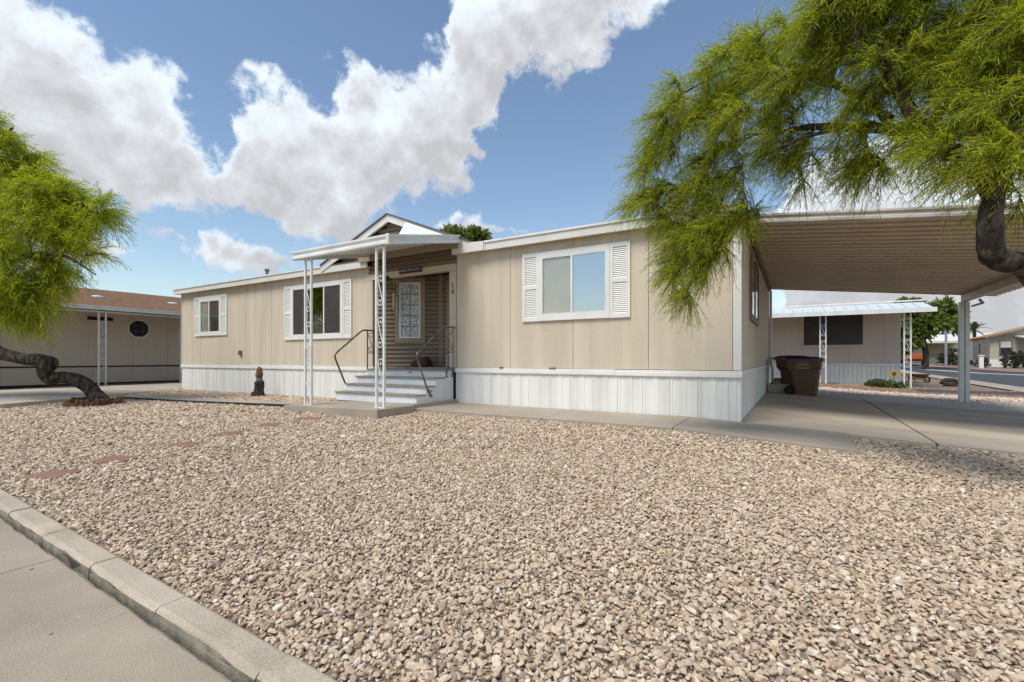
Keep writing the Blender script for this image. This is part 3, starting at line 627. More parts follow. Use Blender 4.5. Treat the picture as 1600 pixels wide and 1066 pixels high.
for i in range(nP):      # interlocking roof pans
    a, b = CX0 + i * wP + .002, CX0 + (i + 1) * wP - .002
    prof = [(a, .0), (a + .02, .0), (a + .03, -.035), (b - .03, -.035), (b - .02, .0), (b, .0)]
    prof = prof + [(p[0], p[1] + .006) for p in reversed(prof)]
    mb = MB(); n = len(prof)
    mb.add([(x_, CY0 + .005, CZ0 + .06 + h) for x_, h in prof] + [(x_, CY1, CZ1 + .06 + h) for x_, h in prof], [(i_, (i_ + 1) % n, n + (i_ + 1) % n, n + i_) for i_ in range(n)] + [(n - 1, 0, 1, n - 2), (n - 2, 1, 2, n - 3), (n - 3, 2, 3, n - 4), (n - 4, 3, 4, n - 5), (n - 5, 4, 5, n - 6)])
    P('roof_pan', mb, 'awning', can)
mb = MB(); mb.box(CX0 + .02, CY0 + .03, CZ0 - .02, CX1 - .02, CY0 + .09, CZ0 + .020); P('header', mb, 'white_metal', can)
mb = MB(); mb.prism([(-7.6, -.205, 2.98), (-4.86, -.205, 2.98), (-4.86, -.205, 3.16), (-7.6, -.205, 3.16)], (0, .028, 0)); P('hanger', mb, 'lap_trim', can)
mb = MB(); mb.prism([(PX + .55, -.206, zroof(PX + .55) - .03), (-4.75, -.206, zroof(-4.75) - .04), (-4.80, -.30, 3.12), (PX + .5, -.45, 3.22)], (0, .0, -.012)); P('flashing', mb, 'awning', can)
def spiral(c, r0, r1, a0, a1, n=16): return [(c[0] + (r0 + (r1 - r0) * k / n) * math.cos(a0 + (a1 - a0) * k / n), c[1] + (r0 + (r1 - r0) * k / n) * math.sin(a0 + (a1 - a0) * k / n)) for k in range(n + 1)]
def s_scroll(xc, y, zc, h, w, m, parent, ax='x', rad=.008, flip=1):
    r = w / 2
    top = spiral((xc + flip * .1 * w, zc + h / 2 - r), .012, r, math.pi * (-1.2), math.pi * 1.0, 18) if True else []
    bot = spiral((xc - flip * .1 * w, zc - h / 2 + r), r, .012, 0.0, -math.pi * 2.2, 18)
    if flip < 0: top = [(2 * xc - p[0], p[1]) for p in top]; bot = [(2 * xc - p[0], p[1]) for p in bot]
    pts = [(p[0], y, p[1]) if ax == 'x' else (y, p[0], p[1]) for p in top + bot]
    mb = MB(); mb.tube(pts, rad, 6); return P('scroll', mb, m, parent)
def iron_post(xa, xb, y, zb, zt, m, parent, w=.036, scr=((.62, .46), (.98, 0)), zs=(.62, 1.28, 1.95)):
    mb = MB()
    for x_ in (xa, xb): mb.box(x_ - w / 2, y - w / 2, zb + .012, x_ + w / 2, y + w / 2, zt)
    mb.box(xa + w / 2, y - w / 2 + .004, zt - .035, xb - w / 2, y + w / 2 - .004, zt - .002).box(xa - w * .8, y - w, zb, xb + w * .8, y + w, zb + .010)
    o = P('post', mb, m, parent, bevel=.003)
    for zz in zs: s_scroll((xa + xb) / 2, y, zz, .50, (xb - xa) - w, m, o)
    return o
iron_post(-6.94, -6.77, -1.98, zp(-6.85, 0) + .001, CZ0 - .041, 'white_metal', can)
iron_post(-5.125, -4.955, -1.98, zp(-5.04, 0) + .001, CZ0 - .041, 'white_metal', can)

# ------------------------------------------------------------------ entry steps with handrails
stp = empty('entry_steps', (-6.2, -.5, .04), 'pale fibreglass entry steps with tan treads and bent pipe handrails', 'steps')
SX0, SX1 = -7.26, -5.09; zb0 = .03; NR = 4; rh = (ZS - .05 - .055) / NR
ys = [-1.08, -.83, -.56, -.28]; zt_ = [.055 + rh * (i + 1) for i in range(4)]
prof = [(-.03, zb0), (ys[0], zb0)]
for i in range(4):
    prof += [(ys[i], zt_[i] - .018), (ys[i + 1] if i < 3 else -.03, zt_[i] - .018)]
mb = MB(); mb.prism([(SX0 + .03, y_, z_) for y_, z_ in prof], (SX1 - SX0 - .03, 0, 0)); P('stair_body', mb, 'step_white', stp)
for i in range(4):
    ye = (ys[i + 1] - .002) if i < 3 else -.035
    mb = MB(); mb.box(SX0 + (.0 if i < 3 else .03), ys[i] - .028, zt_[i] - .017, SX1 + .004, ye, zt_[i] + .012); P('tread', mb, 'tread', stp, bevel=.006)
mb = MB(); mb.box(-6.02, ys[3] - .006, .575, -5.95, ys[3] - .0005, .595); P('badge', mb, 'number', stp)
mb = MB(); mb.box(SX0 + .03, ys[0] - .004, zb0 - .0, SX1 + .003, -.05, zb0 + .012); P('base_strip', mb, 'number', stp)
for x_, m_ in ((-5.07, 'steel'), (-7.25, 'rail_dark')):
    pts = [(x_, .0 if x_ > -6 else -.04, 1.475, .016), (x_, -.2, 1.475, .016), (x_, -.36, 1.47, .016), (x_, -.46, 1.42, .016), (x_, -.8, 1.17, .016), (x_, -1.02, 1.01, .016), (x_, -1.09, .93, .016), (x_, -1.075, .84, .016), (x_, -.95, .58, .016), (x_, -.84, .36, .016)]
    if x_ > -6: pts += [(x_, -.70, .17, .016)]
    else: pts += [(x_ + .03, -.83, zt_[1] + .01, .016)]
    c = crom(pts, 5); mb = MB(); mb.tube([tuple(p[:3]) for p in c], .017, 8); hr = P('handrail', mb, m_, stp, smooth=True)
    za = .50 if x_ > -6 else ZS - .04
    mb = MB(); mb.box(x_ - .009, -.265, za, x_ + .009, -.247, 1.46).box(x_ - .009, -.075, za, x_ + .009, -.057, 1.46).box(x_ - .008, -.247, .98, x_ + .008, -.075, .996)
    P('baluster', mb, m_, hr)
    s_scroll(-.16, x_, 1.22, .44, .16, m_, hr, 'y', .007)
    if x_ > -6:
        for yy, zz in ((-.70, .17), (-.715, .27), (-.256, .52), (-.256, .60), (-.066, .52), (-.066, .60)):
            mb = MB(); mb.tube([(x_ + .012, yy, zz), (SX1 - .01, yy, zz)], .011, 8).tube([(x_ + .01, yy - .05, zz), (x_ + .01, yy + .03, zz)], .009, 6); P('bracket', mb, 'steel', hr)

# things kept at the entry
mb = MB(); mb.box(-6.53, -.046, 2.655, -5.90, -.0205, 2.765); sg = mb.build('name_board', 'sign_navy', bevel=.004); tag(sg, 'small navy board with white lettering above the porch opening', 'sign')
mt, m_ = text('A WOOF OOF & OOOF : U', .085, 'decal', sg, (-6.215, -.0485, 2.71), (1, 0, 0), (0, 0, 1), .003, .62); mt.build('lettering', 'decal', sg)
bagc = Vector((-6.28, .38, ZS))
mb = MB(); pr = []
for j in range(7):
    a = j / 6; rr = (.25 * (1 - .35 * a * a), .13 * (1 - .35 * a * a)); pr.append((rr, .012 + .16 * a))
seg = 18; vs = []
for (ra, rb), h in pr:
    for k in range(seg):
        t = 2 * math.pi * k / seg; wv = 1 + .10 * mnoise.noise(Vector((math.cos(t) * 2, math.sin(t) * 2, h * 12)))
        sq = lambda c: math.copysign(abs(c) ** .55, c)
        vs.append((bagc.x + ra * sq(math.cos(t)) * wv, bagc.y + rb * sq(math.sin(t)) * wv, bagc.z + h + .05 * math.cos(t) * h / .17))
fs = [(i * seg + k, i * seg + (k + 1) % seg, (i + 1) * seg + (k + 1) % seg, (i + 1) * seg + k) for i in range(6) for k in range(seg)] + [tuple(range(seg - 1, -1, -1)), tuple(range(6 * seg, 7 * seg))]
mb.add(vs, fs); tag(mb.build('cushion_bag', 'bag', smooth=True), 'dark red slumped bag lying on the porch floor', 'bag')
# wind chime with feathers and a hanging sprig left of the leaded window
wc = empty('wind_chime', tuple(A0 + u * .50 + nrm_ * .18 + Vector((0, 0, 1.72))), 'pale wind chime with hanging tubes beside the leaded window', 'wind chime')
cc = wc.location; mb = MB(); mb.tube([(cc.x, cc.y, 2.60), (cc.x, cc.y, 2.28)], .004, 5); P('cord', mb, 'number', wc)
mb = MB(); mb.lathe([(.02, 0), (.07, .01), (.07, .03), (.03, .05)], (cc.x, cc.y, 2.24), 14); P('cap', mb, 'chime', wc)
for k in range(5):
    a = 1.257 * k; mb = MB(); xx, yy = cc.x + .05 * math.cos(a), cc.y + .05 * math.sin(a); mb.tube([(xx, yy, 2.245), (xx, yy, 1.78 + .05 * k)], .012, 8); P('tube', mb, 'chime', wc)
for k in range(5):
    a = .5 + .55 * k; d = u * math.cos(a) * .12 + Vector((0, 0, math.sin(a) * .17)); b = Vector((cc.x, cc.y, 2.50)); sd = u * math.sin(a) * .014 - Vector((0, 0, math.cos(a) * .014))
    mb = MB(); mb.prism([b - sd * .4, b + d * .5 - sd, b + d, b + d * .5 + sd, b + sd * .4], nrm_ * .006); P('feather', mb, 'chime', wc)
def leaves(mb, pts, n, L0, wd, down=.3, seed=1):
    r = random.Random(seed)
    for _ in range(n):
        p = Vector(r.choice(pts)) + Vector((r.uniform(-.04, .04), r.uniform(-.04, .04), r.uniform(-.04, .04)))
        d = Vector((r.uniform(-1, 1), r.uniform(-1, 1), r.uniform(-1, .7) - down)).normalized() * L0 * r.uniform(.6, 1.2); s_ = d.orthogonal().normalized() * wd
        s_.rotate(Matrix.Rotation(r.uniform(0, 6.28), 3, d.normalized()))
        mb.add([p, p + d * .5 + s_, p + d, p + d * .5 - s_], [(0, 1, 2, 3)])
def setvar(o, seed=1):
    me = o.data; r = np.random.default_rng(seed); at = me.attributes.new('leafvar', 'FLOAT', 'FACE'); at.data.foreach_set('value', r.random(len(me.polygons)).astype(np.float32))
sp = empty('hanging_sprig', tuple(A0 + u * .16 + nrm_ * .22 + Vector((0, 0, 2.2))), 'green leafy sprig with a dark round bloom hanging by the porch jamb', 'plant')
sc_ = sp.location; mb = MB(); base = [tuple(sc_ + u * (k * .05) + Vector((0, 0, .40 + .06 * math.sin(k * .9)))) for k in range(8)]; leaves(mb, base, 90, .09, .02, .1, 4); leaves(mb, [tuple(sc_ + u * .36 + Vector((0, 0, .05)))], 14, .07, .018, .1, 9); o = P('foliage', mb, 'leaf', sp); setvar(o)
mb = MB(); mb.tube([tuple(sc_ + Vector((0, 0, .40))), tuple(sc_ + u * .2 + Vector((0, 0, .44))), tuple(sc_ + u * .36 + Vector((0, 0, .36))), tuple(sc_ + u * .36 + Vector((0, 0, .03)))], .006, 5).tube([tuple(sc_ + u * .18 + Vector((0, 0, .45))), tuple(sc_ + u * .18 + Vector((0, 0, .50)))], .004, 5); P('stem', mb, 'twig', sp)
mb = MB(); q = sc_ + u * .22 + nrm_ * .05 + Vector((0, 0, .40)); mb.tube([tuple(q), tuple(q + nrm_ * .02), tuple(q + nrm_ * .035)], [.06, .055, .02], 12); P('bloom', mb, 'bin_dark', sp)

# ------------------------------------------------------------------ carport
cp = empty('carport', (2.4, 5, -.2), 'tan ribbed metal carport roof on white steel posts', 'carport')
CS = .11; zc = lambda x: 3.0 - CS * x
Y0, Y1, XB = .92, 9.3, 4.42; pw_ = .290; npan = int((Y1 - Y0) / pw_)
a, b = 0.03, 5.05; prof = [(0, 0), (.150, 0), (.156, .12), (.283, .12), (.289, .0)]
prof = prof + [(p[0], p[1] + .004) for p in reversed(prof)]
mb = MB(); n = len(prof)
mb.add([(a, Y0 + s, zc(a) + h) for s, h in prof] + [(b, Y0 + s, zc(b) + h) for s, h in prof], [(i, (i + 1) % n, n + (i + 1) % n, n + i) for i in range(n)] + [(0, 1, 8, 9), (1, 2, 7, 8), (2, 3, 6, 7), (3, 4, 5, 6)])
pan0 = P('roof_pan', mb, 'carport_pan', cp)
for k in range(1, npan): dup(pan0, (0, pw_ * k, 0))
GQ = [(0, -.02), (.05, -.02), (.065, -.005), (.065, .03), (.045, .05), (.045, .075), (.07, .095), (.07, .125), (0, .125)]
mb = MB(); mb.add([(a - .0, Y0 - .004 - d, zc(a) + h) for d, h in GQ] + [(b + .03, Y0 - .004 - d, zc(b + .03) + h) for d, h in GQ], [(i, 9 + i, 9 + (i + 1) % 9, (i + 1) % 9) for i in range(9)] + [tuple(range(9)), tuple(range(17, 8, -1))]); P('gutter', mb, 'carport_edge', cp)
mb = MB(); yb = Y0 + pw_ * npan; mb.add([(a, yb + .002 + d, zc(a) + h) for d, h in ((0, -.01), (.03, -.01), (.03, .06), (0, .06))] + [(b, yb + .002 + d, zc(b) + h) for d, h in ((0, -.01), (.03, -.01), (.03, .06), (0, .06))], [(0, 1, 5, 4), (1, 2, 6, 5), (2, 3, 7, 6), (3, 0, 4, 7), (3, 2, 1, 0), (4, 5, 6, 7)]); P('rear_fascia', mb, 'brown_trim', cp)
zbt = zc(XB) - .012
mb = MB(); mb.box(XB - .06, Y0 + .02, zbt - .175, XB + .06, yb - .02, zbt); P('beam', mb, 'carport_pan', cp)
mb = MB(); mb.box(.021, Y0 + .02, 2.905, .065, yb, 2.995); P('wall_ledger', mb, 'brown_trim', cp)
def post(y):
    zb = gz(XB) - .011; mb = MB(); w, d = .10, .07
    mb.box(XB - w, y - d, zb, XB - .012, y + d, zbt - .176).box(XB + .012, y - d, zb, XB + w, y + d, zbt - .176).box(XB - .012, y - d * .5, zb, XB + .012, y + d * .8, zbt - .177)
    P('post', mb, 'white_metal', cp, bevel=.006)
for y in (9.03, 1.1): post(y)
mb = MB(); mb.tube([(XB + .13, 8.92, zbt - .30), (XB + .13, 8.1, zbt - .30)], .028, 4).tube([(XB + .13, 8.12, zbt - .30), (XB + .06, 8.12, zbt - .20)], .03, 6); P('conduit', mb, 'grey_plastic', cp)
mb = MB(); mb.tube([(.06, 8.78, 2.9), (.06, 8.78, .72), (.11, 8.72, .55), (.11, 8.72, -.02)], .035, 8); P('downspout', mb, 'white', cp)

# wheeled bins and the boxes behind
def bin_(name, x, y, rz, label, lid, body='bin_brown', sc=1.0):
    t = empty(name, (x, y, gz(x) - .011), label, 'wheeled bin', 'wheeled bins beside the home', rz=rz)
    def T(mb): return mb
    # local: +x front, -x wheel side
    hb = .92 * sc; mb = MB(); lv = [(0.05, .26, .24), (.12, .265, .245), (.58, .315, .275), (.66, .345, .285), (.70, .375, .30), (hb, .395, .315), (hb + .03, .40, .32)]
    vs = []
    for z_, lx, ly in lv:
        z_ *= 1; rr = .05
        for cx, cy, a0 in ((lx - rr, ly - rr, 0), (-lx + rr, ly - rr, 90), (-lx + rr, -ly + rr, 180), (lx - rr, -ly + rr, 270)):
            for k in range(4): aa = R_(a0 + 30 * k); vs.append((cx + rr * math.cos(aa) + (.0 if z_ > .6 else .03), cy + rr * math.sin(aa), z_ - .045 if z_ < .1 else z_))
    n = 16; fs = [(i * n + k, i * n + (k + 1) % n, (i + 1) * n + (k + 1) % n, (i + 1) * n + k) for i in range(len(lv) - 1) for k in range(n)] + [tuple(range(n - 1, -1, -1)), tuple(range((len(lv) - 1) * n, len(lv) * n))]
    mb.add(vs, fs); mb.build('body', body, t, local=True)
    mb = MB(); mb.box(.34, -.325, hb - .04, .43, .325, hb + .028); mb.box(-.42, -.33, hb - .03, -.40, .33, hb + .028); mb.build('rim', body, t, local=True, bevel=.015)
    mb = MB()
    top = [(-.43, hb + .05), (-.30, hb + .085), (0, hb + .10), (.30, hb + .085), (.44, hb + .045)]
    for (xa, za), (xb_, zb_) in zip(top, top[1:]): mb.hexa([(xa, -.335, hb + .032), (xb_, -.335, hb + .032), (xb_, .335, hb + .032), (xa, .335, hb + .032)], [(xa, -.30, za), (xb_, -.30, zb_), (xb_, .30, zb_), (xa, .30, za)])
    mb.build('lid', lid, t, local=True)
    mb = MB(); mb.tube([(-.42, -.22, hb - .02), (-.49, -.22, hb + .02), (-.49, .22, hb + .02), (-.42, .22, hb - .02)], .018, 8); mb.build('handle', body, t, local=True)
    for s in (-1, 1):
        mb = MB(); mb.tube([(-.30, s * .285, .13), (-.30, s * .295, .13), (-.30, s * .34, .13), (-.30, s * .35, .13)], [.10, .13, .13, .10], 18); w_ = mb.build('wheel', 'rubber', t, local=True)
        mb = MB(); mb.tube([(-.30, s * .351, .13), (-.30, s * .358, .13)], .045, 12); mb.build('hub', 'bin_dark', w_, local=True)
    mb = MB(); mb.tube([(-.30, -.285, .13), (-.30, .285, .13)], .012, 6); mb.build('axle', 'steel', t, local=True)
    return t
bn = bin_('wheeled_bin', .90, 7.35, R_(-6), 'brown wheeled bin with blue lid and white emblem on its side', 'bin_blue')
# emblem: a low arched outline over two bars
def decal(pts, r): 
    mb = MB(); mb.tube([(px, -.300 - .055 * (pz - .58) / .34 - .0, pz) for px, pz in pts], r, 4); return mb
arc = [(-.02 + .13 * math.cos(a) * (1 if math.cos(a) > 0 else 1.15), .765 + .085 * math.sin(a)) for a in [math.pi * k / 14 for k in range(15)]]
for pts, r in ((arc, .007), ([(-.13, .775), (-.06, .80), (0, .785), (.05, .815)], .006), ([(-.06, .765), (.0, .80), (.06, .77), (.09, .80)], .005), ([(-.10, .772), (-.04, .785)], .008)):
    decal([(p[0], p[1]) for p in pts], r).build('emblem', 'decal', bn, local=True)
for zz, h0_, h1_ in ((.725, -.18, .17), (.698, -.15, .13)):
    k = h0_
    rr_ = random.Random(int(zz * 1000))
    while k < h1_:
        w = rr_.uniform(.012, .03); decal([(k, zz), (k + w, zz)], .009).build('emblem', 'decal', bn, local=True); k += w + .012
bin_('wheeled_bin', .62, 8.35, R_(-4), 'dark lidded brown wheeled bin half hidden behind the other', 'bin_dark', 'bin_brown', 1.02)
mb = MB(); zb = gz(.3) - .011; mb.box(.04, 7.35, zb, .56, 7.40, zb + .22).box(.04, 7.80, zb, .56, 7.85, zb + .22).box(.04, 7.40, zb, .08, 7.80, zb + .22).box(.52, 7.40, zb, .56, 7.80, zb + .22).box(.08, 7.40, zb, .52, 7.80, zb + .16); tag(mb.build('planter_box', 'cream_box', bevel=.006), 'low cream box on the driveway against the home', 'box')
mb = MB(); mb.lathe([(.15, 0), (.16, .02), (.15, .06), (.11, .12), (.06, .155), (.02, .16)], (.22, 7.6, zb + .161), 16); tag(mb.build('grey_cover', 'grey_plastic'), 'domed grey plastic cover lying in the cream box', 'cover')
mb = MB(); mb.box(.16, 8.15, zb, .50, 8.45, zb + .36); cb = mb.build('cardboard_carton', 'cardboard', bevel=.004); tag(cb, 'brown cardboard carton standing behind the cream box', 'carton')

# ------------------------------------------------------------------ yard pieces
# stepping stones
for i, (x_, y_, a) in enumerate([(-5.12, -5.83, 27), (-5.33, -5.30, 33), (-5.49, -4.6, 30), (-5.72, -3.95, 34), (-5.90, -3.31, 28), (-5.90, -2.68, 31)]):
    mb = MB(); mb.box(-.17, -.14, 0, .17, .14, .05); zz = g(x_, y_) - .022
    o = mb.build('stepping_stone', 'paver', local=True, bevel=.012); o.location = (x_, y_, zz); o.rotation_euler = (R_(random.uniform(-1, 1)), R_(random.uniform(-1, 1)), R_(a))
    lab = ['red stepping stone nearest the kerb', 'second red stepping stone from the kerb', 'third red stepping stone from the kerb', 'third red stepping stone counted from the porch', 'second red stepping stone counted from the porch', 'red stepping stone nearest the porch pad'][i]
    tag(o, lab, 'stepping stone', 'stepping stones across the gravel')
# carved owl on a stump
st_ = empty('tree_stump', (-10.94, -.45, g(-10.94, -.45)), 'dark weathered tree stump against the white skirting', 'stump'); q = st_.location
mb = MB(); pts = [(q.x + dx, q.y, q.z - .04 + h) for dx, h in ((.0, 0), (.01, .08), (-.01, .2), (.0, .3), (.01, .40), (.008, .43))]; mb.tube(pts, [.15, .128, .115, .112, .12, .11], 18, rough=.12); P('trunk', mb, 'stump', st_)
mb = MB(); mb.tube([(q.x - .07, q.y - .03, q.z + .02), (q.x - .15, q.y - .06, q.z + .06), (q.x - .22, q.y - .08, q.z - .03)], [.08, .075, .03], 10, rough=.2); P('root', mb, 'stump', st_)
mb = MB(); mb.tube([(q.x - .08, q.y - .02, q.z + .35), (q.x - .16, q.y - .03, q.z + .33)], [.03, .012], 7, rough=.2); P('branch_stub', mb, 'stump', st_)
ow = empty('owl_figure', (q.x + .01, q.y, q.z + .392), 'carved brown owl figure perched on the dark stump', 'figurine'); w0 = ow.location
mb = MB(); mb.lathe([(.10, 0), (.11, .02), (.10, .08), (.09, .10)], tuple(w0), 14); P('base', mb, 'grey_stone', ow)
mb = MB(); mb.tube([(w0.x, w0.y, w0.z + h) for h in (.09, .14, .22, .30, .35, .40, .44)], [.07, .10, .112, .10, .085, .08, .045], 14); P('body', mb, 'owl', ow, smooth=True)
mb = MB(); mb.tube([(w0.x - .02, w0.y - .055, w0.z + h) for h in (.11, .16, .23, .29)], [.045, .068, .07, .045], 10); P('breast', mb, 'owl_light', ow, smooth=True)
for s in (-1, 1):
    mb = MB(); mb.tube([(w0.x + s * .085, w0.y + .01, w0.z + h) for h in (.11, .18, .26, .32)], [.018, .036, .042, .02], 8); P('wing', mb, 'owl', ow, smooth=True)
    mb = MB(); mb.tube([(w0.x + s * .05, w0.y - .01, w0.z + .40), (w0.x + s * .058, w0.y - .012, w0.z + .445), (w0.x + s * .062, w0.y - .01, w0.z + .48)], [.028, .02, .003], 7); P('ear_tuft', mb, 'owl', ow)
    mb = MB(); mb.tube([(w0.x + s * .035, w0.y - .065, w0.z + .375), (w0.x + s * .035, w0.y - .082, w0.z + .375)], [.026, .02], 10); P('eye', mb, 'owl_light', ow)
mb = MB(); mb.tube([(w0.x, w0.y - .07, w0.z + .36), (w0.x, w0.y - .095, w0.z + .345), (w0.x, w0.y - .085, w0.z + .325)], [.014, .01, .003], 6); P('beak', mb, 'number', ow)
ow.scale = (.76, .76, .80)
# ring of short logs round the left tree
lr = empty('log_edging', (-12.33, -3.28, g(-12.3, -3.3)), 'ring of short uneven logs around the leaning left tree', 'edging')
nlog = 34
for k in range(nlog):
    a = 2 * math.pi * k / nlog; c = (lr.location.x + .45 * math.cos(a), lr.location.y + .45 * math.sin(a)); h = random.choice((.10, .11, .16, .17)) + random.uniform(-.01, .01)
    mb = MB(); mb.tube([(c[0], c[1], lr.location.z - .05), (c[0], c[1], lr.location.z + h * .5), (c[0], c[1], lr.location.z + h - .008), (c[0], c[1], lr.location.z + h)], [.041, .0405, .040, .035], 9, rough=.06, seed=k); o = P('log', mb, 'log', lr)

# ------------------------------------------------------------------ trees
def np_mesh(name, V, F, m, parent, var=None):
    me = bpy.data.meshes.new(name); V = np.asarray(V, np.float32) - np.array(wloc(parent), np.float32); F = np.asarray(F, np.int32)
    me.vertices.add(len(V)); me.vertices.foreach_set('co', V.ravel()); k = F.shape[1]
    me.loops.add(F.size); me.loops.foreach_set('vertex_index', F.ravel()); me.polygons.add(len(F)); me.polygons.foreach_set('loop_start', np.arange(0, F.size, k, dtype=np.int32)); me.polygons.foreach_set('loop_total', np.full(len(F), k, np.int32))
    me.materials.append(MATS[m]); me.update(calc_edges=True)
    if var is not None: at = me.attributes.new('leafvar', 'FLOAT', 'FACE'); at.data.foreach_set('value', var.astype(np.float32))
    o = bpy.data.objects.new(name, me); COL.objects.link(o); o.parent = parent; return o
nz = lambda a: a / np.maximum(np.linalg.norm(a, axis=-1, keepdims=True), 1e-6)
def foliage(root, O, D, Ln, lpt, leafL, leafW, grav, m, r, side=.6):
    n = len(O); s = (np.arange(lpt)[None, :, None] + r.uniform(0, .9, (n, lpt, 1))) / lpt; s = .06 + .94 * s
    G = np.array([0, 0, -1.]) * grav
    pos = O[:, None] + (D[:, None] * s + G * s ** 2) * Ln[:, None, None]; tan = nz(D[:, None] + 2 * G * s)
    sd = nz(np.cross(tan, r.normal(size=(n, 1, 3)) + np.zeros((1, lpt, 1)))); sg = np.where(np.arange(lpt) % 2, 1, -1)[None, :, None]
    ld = nz(tan * .8 + sd * sg * side + r.normal(size=tan.shape) * .22 + G * .25); L_ = leafL * r.uniform(.6, 1.25, s.shape)
    wv = nz(np.cross(ld, r.normal(size=ld.shape))) * leafW * r.uniform(.7, 1.2, s.shape)
    mid = pos + ld * L_ * .45; tip = pos + ld * L_ + G * L_ * .25
    V = np.stack([pos, mid + wv, tip, mid - wv], 2).reshape(-1, 3); F = np.arange(len(V)).reshape(-1, 4)
    base = np.repeat(r.random(n), lpt)          # tint shared along a spray
    var = np.clip(base * .65 + r.random(n * lpt) * .35, 0, 1)
    return np_mesh('foliage', V, F, m, root, var)
def twigs(root, O, D, Ln, grav, rad, m):
    G = np.array([0, 0, -1.]) * grav; U = nz(np.cross(D, np.array([.3, .2, .9]))); Wv = np.cross(nz(D), U); S_ = (0, .5, 1); V = []
    for s in S_:
        c = O + (D * s + G * s * s) * Ln[:, None]; r_ = rad * (1 - .75 * s)
        for k in range(3): a = 2.094 * k; V.append(c + (U * math.cos(a) + Wv * math.sin(a)) * r_)
    V = np.stack(V, 1); n = len(O); idx = np.arange(n)[:, None] * 9; F = []
    for i in range(2):
        for k in range(3): F.append(np.concatenate([idx + i * 3 + k, idx + i * 3 + (k + 1) % 3, idx + (i + 1) * 3 + (k + 1) % 3, idx + (i + 1) * 3 + k], 1))
    return np_mesh('twigs', V.reshape(-1, 3), np.concatenate(F), m, root)
def tree(name, label, trunk, limbs, lobes, natt, tpp, lpt, leafL, leafW, twigL, wind, grav, leaf, seed, group=None, brad=.012, bark='bark', up=.18, loc=None, rough=.12):
    r = np.random.default_rng(seed); root = empty(name, loc or tuple(trunk[0][:3]), label, 'tree', group)
    c = crom(trunk, 16); mb = MB(); mb.tube([tuple(p[:3]) for p in c], [max(p[3], .004) for p in c], 36)
    ctr = [Vector(p[:3]) for p in c for _ in range(36)]; rad_ = [p[3] for p in c for _ in range(36)]
    for i, v in enumerate(mb.v):
        v = Vector(v); k = i % 36; o_ = (v - ctr[i]); sg = i // 36
        rid = mnoise.noise(Vector((math.cos(k * .1745) * 3.2, math.sin(k * .1745) * 3.2, sg * .16 + seed))); fine = mnoise.noise(Vector((math.cos(k * .1745) * 7, math.sin(k * .1745) * 7, sg * .45 + seed))); lump = mnoise.noise(v * 3.1 + Vector((seed, 0, 0)))
        mb.v[i] = tuple(v + o_ * (.20 * lump - .16 * abs(rid) + .06 - .10 * abs(fine)) * (rough / .12))
    P('trunk', mb, bark, root, smooth=True)
    nodes = [np.array(p[:3]) for p in c[int(len(c) * .85):]]
    for lm in limbs:
        c = crom(lm, 6); mb = MB(); mb.tube([tuple(p[:3]) for p in c], [max(p[3], .004) for p in c], 10, rough=rough, seed=seed); P('limb', mb, bark, root, smooth=True); nodes += [np.array(p[:3]) for p in c[2:]]
    lb = np.array(lobes); pw = lb[:, 3] ** 2.0; pick = r.choice(len(lb), natt, p=pw / pw.sum()); dv = nz(r.normal(size=(natt, 3))) * r.random((natt, 1)) ** .42
    A = lb[pick, :3] + dv * lb[pick, 3:4]; ND = np.array(nodes); order = np.argsort([np.min(np.linalg.norm(ND - a, axis=1)) for a in A])
    bm_ = MB(); TO, TD, TL = [], [], []; w = np.array(wind, float)
    for i in order:
        a = A[i]; d = np.linalg.norm(ND - a, axis=1); j = int(np.argmin(d)); p0 = ND[j]; v = a - p0; L_ = np.linalg.norm(v)
        if L_ < .02: continue
        q = [p0, p0 + v * .35 + np.array([0, 0, up * L_]) + r.normal(size=3) * .05 * L_, p0 + v * .7 + np.array([0, 0, up * .8 * L_]) + r.normal(size=3) * .05 * L_, a]
        pts = crom([tuple(k) for k in q], 2); rb = brad * min(1.5, .5 + L_ / max(twigL, .01) * .4)
        bm_.tube([tuple(k) for k in pts], [rb * (1 - .75 * t / 6) for t in range(7)], 5, cap=False); ND = np.vstack([ND, np.array(pts[2:])])
        dirv = v / L_
        for k in range(2, 7):
            for _ in range(tpp):
                dd = dirv * .5 + r.normal(size=3) * .55 + w; TO.append(pts[k] + r.normal(size=3) * .02 * twigL); TD.append(dd / np.linalg.norm(dd)); TL.append(twigL * r.uniform(.55, 1.25))
    tag(P('branches', bm_, 'twig', root), kind='stuff')
    TO, TD, TL = np.array(TO), np.array(TD), np.array(TL)
    twigs(root, TO, TD, TL, grav, brad * .28, 'twig'); foliage(root, TO, TD, TL, lpt, leafL, leafW, grav, leaf, r)
    return root
RTt = [(2.8, -1.71, -0.35, 0.136), (2.68, -1.9, 0.2, 0.112), (2.47, -2.14, 0.8, 0.1), (2.28, -2.41, 1.25, 0.092), (2.05, -2.68, 1.5, 0.08), (1.9, -2.82, 1.53, 0.078), (1.82, -2.88, 1.59, 0.074), (1.81, -2.89, 1.75, 0.066), (1.83, -2.85, 1.93, 0.062), (1.87, -2.8, 2.07, 0.061)]
